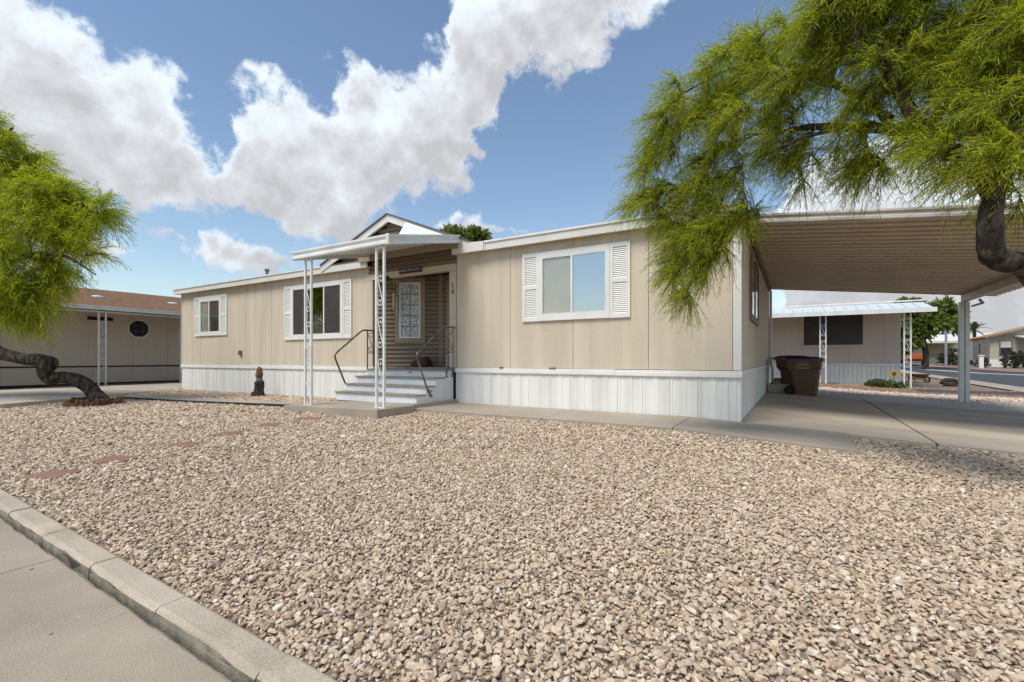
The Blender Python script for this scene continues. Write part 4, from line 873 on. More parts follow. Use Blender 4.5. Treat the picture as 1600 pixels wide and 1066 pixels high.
RTl = [[(1.86, -2.8, 2.0, 0.07), (1.79, -2.76, 2.2, 0.064), (1.66, -2.68, 2.40, 0.058), (1.51, -2.54, 2.58, 0.052), (1.33, -2.42, 2.76, 0.046), (1.08, -2.27, 2.90, 0.04), (0.75, -2.12, 3.05, 0.028), (0.45, -2.0, 3.10, 0.014)],
    [(1.86, -2.81, 2.0, 0.062), (1.90, -2.85, 2.32, 0.055), (1.96, -2.74, 2.7, 0.05), (1.96, -2.62, 3.17, 0.035), (1.92, -2.53, 3.81, 0.02)],
    [(1.51, -2.54, 2.65, 0.05), (1.39, -2.55, 2.95, 0.042), (1.23, -2.6, 3.29, 0.032), (0.97, -2.63, 3.73, 0.022), (0.74, -2.65, 4.13, 0.012)],
    [(1.33, -2.42, 2.84, 0.04), (1.05, -2.12, 3.32, 0.034), (0.59, -1.93, 3.8, 0.026), (0.06, -1.89, 3.93, 0.018), (-0.47, -1.86, 3.82, 0.01)],
    [(1.88, -2.85, 2.32, 0.05), (2.1, -2.89, 2.46, 0.04), (2.33, -2.87, 2.74, 0.025), (2.54, -2.74, 2.98, 0.012)],
    [(1.08, -2.27, 2.90, 0.022), (0.75, -2.4, 2.85, 0.016), (0.45, -2.35, 2.78, 0.008)]]
RTc = [(1.96, -2.51, 3.34, 0.45), (1.6, -2.49, 3.48, 0.5), (1.24, -2.47, 3.62, 0.5), (0.89, -2.45, 3.65, 0.45), (0.54, -2.19, 3.77, 0.4), (0.14, -2.08, 3.67, 0.42), (-0.23, -2.07, 3.48, 0.4), (-0.54, -2.02, 3.2, 0.34), (-0.74, -2.03, 2.85, 0.26), (-0.11, -2.0, 3.04, 0.42), (0.43, -2.14, 3.18, 0.5), (0.99, -2.27, 3.21, 0.45), (1.47, -2.34, 3.14, 0.42), (1.79, -2.61, 2.86, 0.36), (2.04, -2.58, 2.57, 0.3), (0.16, -1.95, 2.6, 0.38), (-0.27, -1.98, 2.46, 0.36), (-0.32, -2.0, 1.94, 0.24), (-0.02, -1.95, 2.16, 0.28), (-0.52, -2.01, 2.14, 0.22), (-0.36, -2.03, 1.64, 0.12), (0.32, -1.86, 2.33, 0.16), (0.81, -2.03, 2.76, 0.32), (1.29, -2.09, 2.69, 0.26), (1.65, -2.34, 2.67, 0.26), (2.04, -2.58, 2.99, 0.4), (2.23, -2.58, 3.11, 0.5), (2.29, -2.66, 2.52, 0.4), (1.56, -2.52, 3.88, 0.6), (1.06, -2.58, 3.99, 0.45), (2.12, -2.41, 3.77, 0.6), (2.0, -2.72, 2.07, 0.16), (1.71, -2.66, 2.24, 0.14), (0.7, -1.98, 2.43, 0.14), (-.86, -2.0, 2.75, .2), (-.72, -2.0, 3.15, .25), (-.45, -2.0, 3.6, .22), (-.33, -2.02, 1.5, .12), (-.45, -2.0, 1.85, .2), (-.6, -2.0, 2.45, .25), (.3, -2.1, 4.0, .35), (-.2, -2.0, 2.2, .3), (-.42, -1.95, 2.75, .32), (-.05, -1.95, 2.85, .35), (-.15, -1.95, 1.9, .2), (.1, -2.0, 2.3, .25), (1.85, -2.93, 2.0, .13), (1.95, -2.9, 2.3, .22), (1.72, -2.8, 2.45, .25), (1.5, -2.65, 2.6, .2), (1.2, -2.5, 2.85, .25), (1.9, -2.9, 2.55, .25)]
tree('desert_tree', 'bright green feathery tree overhanging the carport on a crooked trunk', RTt, RTl, RTc, 400, 6, 18, .064, .0029, .32, (-.55, -.12, -.15), .32, 'leaf', 3, loc=(2.8, -1.71, g(2.8, -1.7)))
LTt = [(-12.27, -3.1, -0.26, 0.195), (-12.37, -3.16, -0.08, 0.164), (-12.55, -3.27, 0.2, 0.144), (-12.81, -3.42, 0.39, 0.133), (-13.08, -3.58, 0.45, 0.129), (-13.26, -3.75, 0.45, 0.14), (-13.26, -3.81, 0.62, 0.14), (-13.16, -3.75, 0.76, 0.129), (-13.35, -3.86, 0.83, 0.121), (-13.74, -4.09, 0.87, 0.125), (-14.12, -4.32, 0.98, 0.129), (-14.47, -4.53, 1.29, 0.125), (-14.71, -4.68, 1.84, 0.117), (-14.83, -4.75, 2.54, 0.109)]
LTl = [[(-14.83, -4.75, 2.54, 0.12), (-14.33, -4.56, 3.21, 0.1), (-13.59, -4.24, 3.86, 0.07), (-12.76, -3.86, 4.24, 0.05), (-12.05, -3.55, 4.07, 0.03), (-11.65, -3.31, 3.67, 0.012)],
    [(-14.83, -4.75, 2.54, 0.12), (-15.1, -4.79, 3.53, 0.1), (-14.86, -4.65, 4.51, 0.07), (-14.5, -4.43, 5.36, 0.05), (-13.88, -4.18, 5.87, 0.02)],
    [(-14.83, -4.75, 2.54, 0.1), (-13.8, -4.48, 2.76, 0.07), (-13.08, -4.17, 3.0, 0.05), (-12.13, -3.83, 2.96, 0.03), (-11.57, -3.49, 2.57, 0.012)],
    [(-14.83, -4.75, 2.54, 0.1), (-16.11, -5.28, 3.14, 0.08), (-17.25, -5.84, 3.73, 0.04)]]
LTc = [(-15.46, -5.01, 4.09, 1.4), (-14.12, -4.32, 5.17, 0.75), (-13.36, -4.1, 4.41, 0.75), (-12.7, -3.82, 4.1, 0.6), (-12.99, -3.99, 3.43, 0.75), (-12.16, -3.62, 3.74, 0.42), (-11.84, -3.43, 3.34, 0.36), (-12.85, -4.03, 2.6, 0.5), (-13.14, -4.43, 2.31, 0.55), (-11.98, -3.62, 2.78, 0.3), (-14.47, -4.53, 5.66, 0.5), (-11.83, -3.3, 3.97, 0.2), (-13.02, -4.37, 1.91, 0.26), (-12.54, -3.96, 2.06, 0.2), (-17.0, -5.7, 3.87, 1.4)]
tree('desert_tree', 'bright green feathery tree on a low twisting trunk at the left', LTt, LTl, LTc, 260, 6, 20, .13, .0065, .55, (.40, .22, -.25), .35, 'leaf', 8, loc=(-12.3, -3.12, g(-12.3, -3.1)), brad=.018)

# ------------------------------------------------------------------ house on the left (its long side faces us)
ln = empty('neighbour_home', (-24.5, 0, -.1), 'tan mobile home with brown shingle roof and octagonal window at the left', 'mobile home')
LX = -22.0; zg = gz(-22) - .05
mb = MB(); mb.box(-29.9, -9.9, zg, LX - .06, 11.9, 2.66); P('wall_core', mb, 'shadow_gap', ln)
k = -10.0
while k < 12:
    mb = MB(); mb.box(LX - .055, k + .004, .60, LX, k + 1.216, 2.70); P('siding_panel', mb, 'nb_wall', ln)
    mb = MB(); mb.box(LX - .055, k + .003, zg + .06, LX - .006, k + 1.217, .545); P('skirting_panel', mb, 'nb_wall', ln); k += 1.22
mb = MB(); mb.box(LX - .05, -10, .547, LX + .012, 12.2, .598); P('skirting_rail', mb, 'edging', ln)
mb = MB(); mb.prism([(LX + .15, -10.2, 2.72), (LX + .15, -10.2, 2.80), (-25.9, -10.2, 3.95), (-29.9, -10.2, 2.80), (-29.9, -10.2, 2.72)], (0, 22.6, 0)); rf = P('roof', mb, 'shingle_brown', ln)
for y_ in (.55, 3.3):
    mb = MB(); mb.lathe([(.22, 0), (.22, .05), (.17, .09), (.05, .11)], (-24.2, y_, 3.39), 14); mb.build('skylight', 'awning', rf)
mb = MB(); mb.tube([(-24.0, -.6, 3.35), (-24.0, -.6, 3.65)], .05, 8); mb.build('vent_pipe', 'white_metal', rf)
# octagon window and slot window
c = Vector((LX + .005, 1.17, 2.07)); oc = lambda r, x: [(x, c.y + r * math.cos(R_(22.5 + 45 * k)), c.z + r * math.sin(R_(22.5 + 45 * k))) for k in range(8)]
mb = MB(); mb.prism(oc(.40, c.x), (.03, 0, 0)); ow_ = P('octagon_window', mb, 'white', ln)
mb = MB(); mb.prism(oc(.345, c.x + .0305), (.006, 0, 0)); P('pane', mb, 'dark_room', ow_)
mb = MB()
for s in (-.12, .12): mb.box(c.x + .037, c.y + s - .008, c.z - .30, c.x + .045, c.y + s + .008, c.z + .30).box(c.x + .038, c.y - .30, c.z + s - .008, c.x + .044, c.y + .30, c.z + s + .008)
P('muntins', mb, 'steel', ow_)
mb = MB(); mb.box(LX + .002, -.50, 2.28, LX + .03, .38, 2.50); sw_ = P('slot_window', mb, 'nb_wall', ln); mb = MB(); mb.box(LX + .031, -.45, 2.32, LX + .036, .33, 2.46); P('pane', mb, 'dark_room', sw_)
aw = empty('patio_awning', (-20.6, 0, -.08), 'long white awning on white posts along the left home', 'awning')
mb = MB(); mb.hexa([(LX + .16, -9.6, 2.78), (-20.30, -9.6, 2.64), (-20.30, 11.6, 2.64), (LX + .16, 11.6, 2.78)], [(LX + .16, -9.6, 2.82), (-20.30, -9.6, 2.68), (-20.30, 11.6, 2.68), (LX + .16, 11.6, 2.82)]); P('roof_sheet', mb, 'awning', aw)
mb = MB(); mb.prism([(-20.299 + d, -9.6, 2.60 + h) for d, h in GQ], (0, 21.2, 0)); P('gutter', mb, 'white_metal', aw)
k = -9.4
while k < 11.5:
    mb = MB(); mb.box(-20.37, k, 2.565, -20.32, k + .10, 2.638); P('rafter_end', mb, 'edging', aw); k += .45
mb = MB(); mb.box(-20.47, -9.5, 2.50, -20.42, 11.5, 2.56); P('beam', mb, 'white_metal', aw)
def side_post(y):
    mb = MB(); w = .045
    for yy in (y - .10, y + .10): mb.box(-20.45 - w / 2, yy - w / 2, gz(-20.4) - .055, -20.45 + w / 2, yy + w / 2, 2.50)
    o = P('post', mb, 'white_metal', aw)
    for zz in (.7, 1.3, 1.95): s_scroll(y, -20.45, zz, .50, .14, 'white_metal', o, 'y', .008)
for y_ in (-6.0, -.5): side_post(y_)
mb = MB(); mb.box(-20.48, -3.17, gz(-20.4) - .055, -20.42, -3.09, 2.50); P('post', mb, 'white_metal', aw)
mb = MB(); mb.box(-20.50, 1.98, gz(-20.4) - .055, -20.40, 2.10, 2.50); P('post', mb, 'white_metal', aw)

# ------------------------------------------------------------------ house behind the carport
rn = empty('neighbour_home', (1, 20, -.15), 'pinkish tan mobile home with ribbed white skirting seen under the carport', 'mobile home')
NYw = 17.9; zg = -.21
mb = MB(); mb.box(-7, NYw + .06, zg - .1, 4.42, 25, 3.05); P('wall_core', mb, 'shadow_gap', rn)
k = -7.0
while k < 4.4:
    e = min(k + 1.216, 4.50); mb = MB(); mb.box(k + .002, NYw, .67, e, NYw + .055, 3.02); P('siding_panel', mb, 'nb_wall_pink', rn); k += 1.218
mb = MB(); mb.box(4.425, NYw + .06, .0, 4.50, 25, 3.02); P('end_wall', mb, 'nb_wall_pink', rn)
mb = MB(); mb.box(-7, NYw - .04, .56, 4.56, NYw + .05, .665); P('skirting_rail', mb, 'awning', rn)
k = -7.0
while k < 4.45:
    mb = MB(); mb.box(k, NYw + .0, zg - .1, k + .10, NYw + .05, .558).box(k + .102, NYw + .025, zg - .1, k + .16, NYw + .05, .558); P('skirting_panel', mb, 'skirt', rn); k += .162
window(Vector((0, NYw, 0)), X_, NY, .93, 3.34, 1.36, 2.95, 1.02, 3.25, 1.45, 2.88, [], ['screen'], False, 'nb_wall_pink', par=rn)
ra = empty('porch_awning', (2, 16.2, -.15), 'pale ribbed awning on scrolled white posts behind the carport', 'awning')
AX0, AX1 = -3.2, 5.2; nA = 22; wA = (AX1 - AX0) / nA
for i in range(nA):
    a, b = AX0 + i * wA + .004, AX0 + (i + 1) * wA - .004; mb = MB()
    mb.hexa([(a, 15.72, 2.70), (b, 15.72, 2.70), (b, NYw - .01, 3.16), (a, NYw - .01, 3.16)], [(a, 15.72, 2.74), (b, 15.72, 2.74), (b, NYw - .01, 3.20), (a, NYw - .01, 3.20)]).hexa([(a, 15.72, 2.742), (a + .03, 15.72, 2.742), (a + .03, NYw - .01, 3.202), (a, NYw - .01, 3.202)], [(a, 15.72, 2.755), (a + .03, 15.72, 2.755), (a + .03, NYw - .01, 3.215), (a, NYw - .01, 3.215)])
    P('roof_pan', mb, 'awning', ra)
mb = MB(); mb.box(AX0, NYw - .06, 3.25, AX1, NYw + .05, 3.30); P('flashing', mb, 'white_metal', ra)
mb = MB(); mb.box(AX0, 15.66, 2.62, AX1 + .02, 15.715, 2.79); P('gutter', mb, 'white_metal', ra)
mb = MB(); mb.hexa([(-7, NYw - .08, 3.02), (4.9, NYw - .08, 3.02), (4.9, 25, 3.06), (-7, 25, 3.06)], [(-7, NYw - .08, 3.06), (4.9, NYw - .08, 3.06), (4.9, 25, 3.42), (-7, 25, 3.42)]); P('roof', mb, 'fascia', rn)
for xx in (1.60, 4.33): iron_post(xx, xx + .20, 16.1, g(xx, 16.1) - .005, 2.77, 'white_metal', ra, .05, zs=(.75, 1.4, 2.05))
# patio slab below the awning
slab('patio_slab', [(-3, 16.0), (4.7, 16.0), (4.7, NYw), (-3, NYw)], lambda x, y: g(x, 16) + .01, .1, 'concrete'); tag(bpy.data.objects['patio_slab'], 'concrete patio under the awning behind the carport', 'patio', kind='structure')
# sunflower ornament, pots and greenery by the post
zz = g(3.7, 15.6)
sf = empty('sunflower_ornament', (3.95, 15.6, zz), 'yellow sunflower ornament on a thin stem before white skirting', 'ornament')
mb = MB(); mb.tube([(3.95, 15.6, zz), (3.93, 15.6, zz + .3), (3.95, 15.6, zz + .52)], .012, 6); P('stem', mb, 'leaf_pot', sf)
for k in range(14):
    a = 2 * math.pi * k / 14; mb = MB(); p = Vector((3.95, 15.58, zz + .56)); d = Vector((math.cos(a), 0, math.sin(a))); s_ = Vector((-math.sin(a), 0, math.cos(a))) * .026
    mb.prism([p + d * .06, p + d * .10 + s_, p + d * .155, p + d * .10 - s_], (0, .008, 0)); P('petal', mb, 'yellow', sf)
mb = MB(); mb.tube([(3.95, 15.575, zz + .56), (3.95, 15.555, zz + .56)], [.075, .06], 12); P('disc', mb, 'owl', sf)
def plant(x, y, h, w, n, label, m='leaf_dark', fl=None, seed=1, ll=.12):
    t = empty('potted_plant', (x, y, g(x, y)), label, 'plant', 'plants by the neighbouring porch'); r = random.Random(seed); mb = MB()
    pts = [(x + r.gauss(0, w * .4), y + r.gauss(0, w * .3), g(x, y) + .03 + abs(r.gauss(0, h * .5))) for _ in range(40)]; leaves(mb, pts, n, ll, ll * .28, -.2, seed); o = P('foliage', mb, m, t); setvar(o, seed)
    mb = MB()
    for p in pts[:10]: mb.tube([(x + (p[0] - x) * .3, y + (p[1] - y) * .3, g(x, y) - .02), p], .006, 4)
    P('stems', mb, 'twig', t)
    if fl:
        mb = MB(); leaves(mb, pts, 40, .07, .03, -.3, seed + 1); P('blooms', mb, fl, t)
plant(3.5, 15.5, .16, .38, 260, 'red flowering plant low in front of the ribbed skirting', 'leaf_dark', 'flower', 3); plant(4.0, 15.35, .22, .30, 240, 'dark green plant below the sunflower ornament', 'leaf_dark', None, 5)
mb = MB(); mb.tube([(3.05, 15.9, zz + .10), (3.2, 15.9, zz + .13), (3.45, 15.9, zz + .17), (3.7, 15.9, zz + .15), (3.85, 15.9, zz + .10)], [.05, .13, .19, .16, .06], 12, rough=.12); tag(mb.build('garden_rock', 'stump'), 'rounded dark rock beside the sunflower ornament', 'rock')
# wheelbarrow
wb = empty('wheelbarrow', (5.65, 21.4, g(5.65, 21.4)), 'rusty wheelbarrow with wooden handles parked past the porch', 'wheelbarrow'); q = wb.location
ud = Vector((.858, .514, 0)); vd = Vector((-.514, .858, 0))
def WBp(a, b, h): return tuple(q + (ud * a + vd * b + Vector((0, 0, h))) * .72)
mb = MB(); mb.hexa([WBp(-.35, -.22, .30), WBp(.28, -.18, .27), WBp(.28, .18, .27), WBp(-.35, .22, .30)], [WBp(-.55, -.36, .58), WBp(.62, -.30, .56), WBp(.62, .30, .56), WBp(-.55, .36, .58)]); P('tray', mb, 'rust', wb, bevel=.02)
for s in (-1, 1):
    mb = MB(); mb.tube([WBp(-1.0, s * .28, .55), WBp(-.3, s * .22, .27), WBp(.62, s * .07, .16)], .028, 6); P('handle', mb, 'timber', wb)
    mb = MB(); mb.tube([WBp(-.35, s * .23, .28), WBp(-.42, s * .25, .0)], .02, 6); P('leg', mb, 'rust', wb)
mb = MB(); pts = [WBp(.62 + .18 * math.cos(a), 0, .20 + .18 * math.sin(a)) for a in [2 * math.pi * k / 18 for k in range(19)]]; mb.tube(pts, .035, 8); P('wheel', mb, 'rubber', wb)
mb = MB(); mb.tube([WBp(.62, -.08, .20), WBp(.62, .08, .20)], .04, 8); P('hub', mb, 'steel', wb)
for i, (x_, y_, s) in enumerate(((6.6, 20.4, .26), (7.0, 20.9, .20), (6.2, 18.6, .17))):
    mb = MB(); zq = g(x_, y_); mb.tube([(x_ - s * 1.4, y_, zq + s * .2), (x_ - s * .6, y_, zq + s * .45), (x_ + s * .4, y_, zq + s * .5), (x_ + s * 1.4, y_, zq + s * .15)], [s * .2, s * .6, s * .65, s * .15], 10, rough=.25, seed=i)
    tag(mb.build('garden_rock', 'stump'), ['larger dark rock just right of the wheelbarrow', 'smaller dark rock at the pavement by the wheelbarrow', 'single dark rock nearer than the wheelbarrow'][i], 'rock', 'rocks by the wheelbarrow')

# ------------------------------------------------------------------ across the road
def gable_house(name, label, loc, rz, w, d, h, rise, wall, roof_m, wins, doors=(), skirt_h=.7):
    t = empty(name, loc, label, 'house', rz=rz)
    def B(n_, mb, m, par=t): return mb.build(n_, m, par, local=True)
    mb = MB(); mb.box(-w / 2, -d / 2, skirt_h, w / 2, d / 2, h); mb.prism([(-w / 2, -d / 2, h), (w / 2, -d / 2, h), (0, -d / 2, h + rise)], (0, d, 0)); wl = B('wall', mb, wall)
    mb = MB(); mb.box(-w / 2 - .03, -d / 2 - .03, -.3, w / 2 + .03, d / 2 + .03, skirt_h - .002); B('skirting', mb, 'white')
    for s in (-1, 1):
        e = .35; xe = s * (w / 2 + e); ze = h - rise * e / (w / 2)
        mb = MB(); mb.prism([(0, -d / 2 - .4, h + rise + .03), (xe, -d / 2 - .4, ze + .03), (xe, -d / 2 - .4, ze + .10), (0, -d / 2 - .4, h + rise + .10)], (0, d + .8, 0)); B('roof', mb, roof_m)
        mb = MB(); mb.prism([(0, -d / 2 - .42, h + rise - .10), (xe, -d / 2 - .42, ze - .10), (xe, -d / 2 - .42, ze + .02), (0, -d / 2 - .42, h + rise + .02)], (0, .03, 0)); B('rake_board', mb, 'steel')
    for face, c, z0, ww, hh in wins:
        mb, mp, ms = MB(), MB(), MB()
        if face == 'f': mb.box(c - ww / 2, -d / 2 - .04, z0, c + ww / 2, -d / 2 - .001, z0 + hh); mp.box(c - ww / 2 + .1, -d / 2 - .05, z0 + .1, c + ww / 2 - .1, -d / 2 - .041, z0 + hh * .5); ms.box(c - ww / 2 + .1, -d / 2 - .05, z0 + hh * .5 + .04, c + ww / 2 - .1, -d / 2 - .041, z0 + hh - .1)
        else: mb.box(-w / 2 - .04, c - ww / 2, z0, -w / 2 - .001, c + ww / 2, z0 + hh); mp.box(-w / 2 - .05, c - ww / 2 + .1, z0 + .1, -w / 2 - .041, c + ww / 2 - .1, z0 + hh * .5); ms.box(-w / 2 - .05, c - ww / 2 + .1, z0 + hh * .5 + .04, -w / 2 - .041, c + ww / 2 - .1, z0 + hh - .1)
        wn = B('window', mb, 'steel' if face == 'f' else 'white'); B('pane', mp, 'dark_room', wn); B('pane', ms, 'blind' if face == 'f' else 'dark_room', wn)
    return t, B
h1, B = gable_house('far_house', 'tan house with orange brown roof across the road at right', (20.0, 54.8, .10), R_(-4), 8.0, 9.0, 2.75, 1.15, 'far_wall', 'shingle_tan', [('f', -3.0, 1.05, .85, 1.35), ('l', -1.0, 1.15, .8, 1.2)])
mb = MB(); mb.hexa([(-2.5, -7.4, 2.45), (3.5, -7.4, 2.45), (3.5, -4.55, 2.70), (-2.5, -4.55, 2.70)], [(-2.5, -7.4, 2.55), (3.5, -7.4, 2.55), (3.5, -4.55, 2.80), (-2.5, -4.55, 2.80)]); B('porch_roof', mb, 'awning')
for x_ in (-2.4, 3.2): mb = MB(); mb.box(x_, -7.2, -.3, x_ + .16, -7.04, 2.45); B('porch_post', mb, 'white')
mb = MB(); mb.box(-4.04, 2.0, .7, -3.99, 3.0, 2.6); B('door', mb, 'white')
for i in range(4): mb = MB(); mb.box(-4.06 - .3 * (4 - i), 1.9, -.25, -4.05 - .3 * (3 - i), 3.1, .1 + .16 * i); B('step', mb, 'edging')
h2, B = gable_house('far_house', 'low tan house with pale roof beyond the road junction', (19.5, 70.5, .30), R_(62), 8.0, 14.0, 2.7, .85, 'far_wall', 'fascia', [('f', 1.9, 1.1, 1.5, 1.5)])
h3 = empty('far_carport', (13.5, 67.3, .3), 'pale flat carport beside the low tan house', 'carport', rz=R_(20))
for x_, y_ in ((-2.6, -2.5), (2.6, -2.5), (-2.6, 2.5), (2.6, 2.5)): mb = MB(); mb.box(x_ - .1, y_ - .1, -.2, x_ + .1, y_ + .1, 2.4); mb.build('post', 'white', h3, local=True)
mb = MB(); mb.box(-2.9, -2.9, 2.4, 2.9, 2.9, 2.62); mb.build('roof', 'fascia', h3, local=True)
mb = MB(); mb.box(-2.5, 2.61, -.2, 2.5, 2.7, 2.38); mb.build('rear_screen', 'nb_wall', h3, local=True)
# orange pickup seen from behind
tr = empty('pickup_truck', (10.9, 53.5, .22), 'orange pickup truck parked under the trees across the road', 'truck', rz=R_(-12)); 
def TB(n_, mb, m, par=tr, **k): return mb.build(n_, m, par, local=True, **k)
mb = MB(); mb.box(-.9, -2.6, .55, .9, 2.6, 1.12); TB('body', mb, 'orange', bevel=.06)
mb = MB(); mb.hexa([(-.82, -.6, 1.12), (.82, -.6, 1.12), (.82, 1.4, 1.12), (-.82, 1.4, 1.12)], [(-.68, -.35, 1.72), (.68, -.35, 1.72), (.68, .9, 1.72), (-.68, .9, 1.72)]); TB('cab', mb, 'black', bevel=.05)
mb = MB(); mb.box(-.78, -2.66, .66, .78, -2.605, 1.08); TB('tailgate', mb, 'orange')
mb = MB(); mb.box(-.92, -2.74, .42, .92, -2.62, .56); TB('bumper', mb, 'black')
for s in (-1, 1):
    mb = MB(); mb.box(s * .84 - .05, -2.65, .75, s * .84 + .05, -2.603, 1.05); TB('tail_lamp', mb, 'lamp_red')
    for y_ in (-1.7, 1.7): mb = MB(); mb.tube([(s * .68, y_, .36), (s * .92, y_, .36)], .36, 16); TB('wheel', mb, 'rubber')
# street lamp pole, mailbox post, palms, shrubs, trees
mb = MB(); mb.tube([(13.3, 53.2, .1), (13.3, 53.2, 4), (13.3, 53.2, 7.1)], [.12, .09, .06], 8); pl = empty('lamp_pole', (13.3, 53.2, .1), 'tall thin grey lamp pole across the road', 'lamp pole'); P('pole', mb, 'pole', pl); mb = MB(); mb.tube([(13.3, 53.2, 7.05), (12.6, 53.0, 7.2)], .04, 6).box(12.2, 52.9, 7.12, 12.65, 53.1, 7.24); P('lamp_head', mb, 'pole', pl)
mb = MB(); mb.tube([(14.6, 78, .2), (14.6, 78, 5.2)], [.14, .10], 8); tag(mb.build('utility_pole', 'pole'), 'short dark pole standing far behind the lamp pole', 'pole')
mb = MB(); mb.box(14.2, 47.3, -.1, 14.47, 47.57, 1.1); mb.box(14.15, 47.25, 1.1, 14.52, 47.62, 1.18); tag(mb.build('marker_post', 'white'), 'short white square post at the far pavement', 'post')
def palm(x, y, z0, h, L_, label, n=22, seed=1):
    t = empty('palm_tree', (x, y, z0), label, 'tree', 'palms on the skyline'); r = random.Random(seed); mb = MB(); mb.tube([(x, y, z0), (x + .1, y, z0 + h * .5), (x, y, z0 + h)], [.2, .16, .15], 8); P('trunk', mb, 'bark', t); mb = MB()
    for k in range(n):
        a = r.uniform(0, 6.28); e = r.uniform(-.5, 1.2); d = Vector((math.cos(a) * math.cos(e), math.sin(a) * math.cos(e), math.sin(e))); p = Vector((x, y, z0 + h)); pr_ = p
        for j in range(1, 6):
            s = j / 5; q = p + d * L_ * s + Vector((0, 0, -.45 * L_ * s * s)); sd = d.cross(Vector((0, 0, 1))).normalized()
            for sg in (-1, 1):
                for m_ in range(3): b = pr_.lerp(q, m_ / 3); tip = b + (sd * sg * .8 + d * .6 + Vector((0, 0, -.35))) * L_ * .28 * (1.1 - .5 * s); mb.add([b, b + d * .05 * L_, tip], [(0, 1, 2)])
            pr_ = q
    o = P('fronds', mb, 'palm_leaf', t); setvar(o, seed)
palm(17.9, 64.0, .3, 3.9, 1.5, 'palm tree just left of the carport post', 22, 2); palm(19.5, 89, .4, 3.4, 2.9, 'pale shaggy palm rising over the low tan house', 34, 4); palm(24, 93, .4, 3.6, 1.8, 'small dark palm beside the shaggy one', 26, 6)
def shrub(x, y, w, h, n, label, seed, m='shrub_leaf', ll=.2):
    t = empty('shrub', (x, y, g(x, y) + .05), label, 'shrub', 'shrubs before the far houses'); r = random.Random(seed); mb = MB(); pts = []
    for _ in range(160):
        a, b, c_ = r.uniform(0, 6.28), r.random() ** .4, r.uniform(0, 1); pts.append((x + w * .5 * b * math.cos(a) * math.sqrt(1 - c_ * c_ * .8), y + w * .4 * b * math.sin(a), g(x, y) + .1 + h * c_ * .9))
    leaves(mb, pts, n, ll, ll * .3, -.3, seed); o = P('foliage', mb, m, t); setvar(o, seed); mb = MB()
    for p in pts[:14]: mb.tube([(x, y, g(x, y) - .05), p], .02, 4)
    P('stems', mb, 'twig', t)
for i, a in enumerate([(16.6, 48.3, 1.9, 1.4, 900), (13.9, 55.5, 2.0, 1.2, 700), (14.6, 56.6, 2.1, 1.7, 800), (14.9, 49.2, .9, .8, 300), (18.1, 47.6, 1.4, 1.2, 500), (14.4, 52.4, 1.5, .5, 300)]):
    shrub(*a, ['wide dark shrub under the far house window', 'flowering dark shrub left of the carport post', 'taller dark shrub close to the carport post', 'small round shrub by the white marker post', 'dark shrub at the right edge beside the far porch', 'low green ground shrub by the far steps'][i], 10 + i)
tree('shade_tree', 'broad leafy tree across the road behind the neighbouring porch', [(9.9, 43.0, .0, .22), (9.95, 43.1, 1.2, .19), (9.8, 43.0, 2.4, .16)], [[(9.8, 43, 2.4, .14), (9.2, 43, 3.6, .1), (8.6, 42.6, 4.6, .03)], [(9.8, 43, 2.4, .14), (10.3, 43.5, 3.8, .09), (11.3, 44, 4.9, .03)], [(9.9, 43, 2.6, .12), (9.4, 43.4, 4.2, .07), (9.8, 43.4, 5.6, .03)]],
     [(8.8, 42.8, 3.2, 1.3), (9.6, 43, 4.3, 1.2), (9.0, 42.6, 5.0, .9), (10.6, 43.4, 4.3, .8), (8.0, 42.3, 4.2, 1.0), (8.3, 42.5, 2.3, .9), (11.4, 43.9, 4.9, .5), (12.2, 44.2, 4.6, .3), (11.8, 44, 3.6, .25)], 90, 5, 12, .34, .085, .7, (0, 0, -.1), .3, 'leaf_far', 21, brad=.03)
tree('shade_tree', 'leafy treetop showing over the roof behind the entry gable', [(-14.6, 13.0, -.1, .25), (-14.5, 13, 2, .2), (-14.4, 13, 4, .16)], [[(-14.4, 13, 4, .12), (-14.8, 13, 5.4, .08), (-15.2, 13, 6.8, .03)], [(-14.4, 13, 4, .12), (-14.0, 13, 5.4, .08), (-13.8, 13, 6.6, .03)]],
     [(-14.9, 13, 7.1, .55), (-14.3, 13, 6.9, .6), (-15.3, 13, 7.3, .4), (-13.7, 13, 6.9, .5), (-14.4, 13, 6.0, .9)], 60, 5, 12, .30, .07, .6, (0, 0, .1), .15, 'leaf_far', 23, brad=.025)

# ------------------------------------------------------------------ gravel: loose crushed stone
def stone_kinds(name, mname, n, seed):
    c = bpy.data.collections.new(name); r = np.random.default_rng(seed)
    for i in range(n):
        pts = nz(r.normal(size=(15, 3))) * r.uniform(.75, 1.0, (15, 1)) * np.array([1.0, r.uniform(.62, .9), r.uniform(.42, .68)]) * .5
        bm = bmesh.new()
        for p in pts: bm.verts.new(p)
        res = bmesh.ops.convex_hull(bm, input=bm.verts); bmesh.ops.delete(bm, geom=[v for v in bm.verts if not v.link_faces], context='VERTS')
        bmesh.ops.bevel(bm, geom=bm.edges[:], offset=.035, segments=1, affect='EDGES', clamp_overlap=True)
        me = bpy.data.meshes.new(name); bm.to_mesh(me); bm.free(); me.materials.append(MATS[mname]); o = bpy.data.objects.new('pebble', me); c.objects.link(o)
    return c
def inpoly(x, y, poly):
    ins = np.zeros(len(x), bool); n = len(poly)
    for i in range(n):
        x0, y0 = poly[i]; x1, y1 = poly[(i + 1) % n]; c = ((y0 > y) != (y1 > y)) & (x < (x1 - x0) * (y - y0) / (y1 - y0 + 1e-12) + x0); ins ^= c
    return ins
gvec = np.vectorize(g)
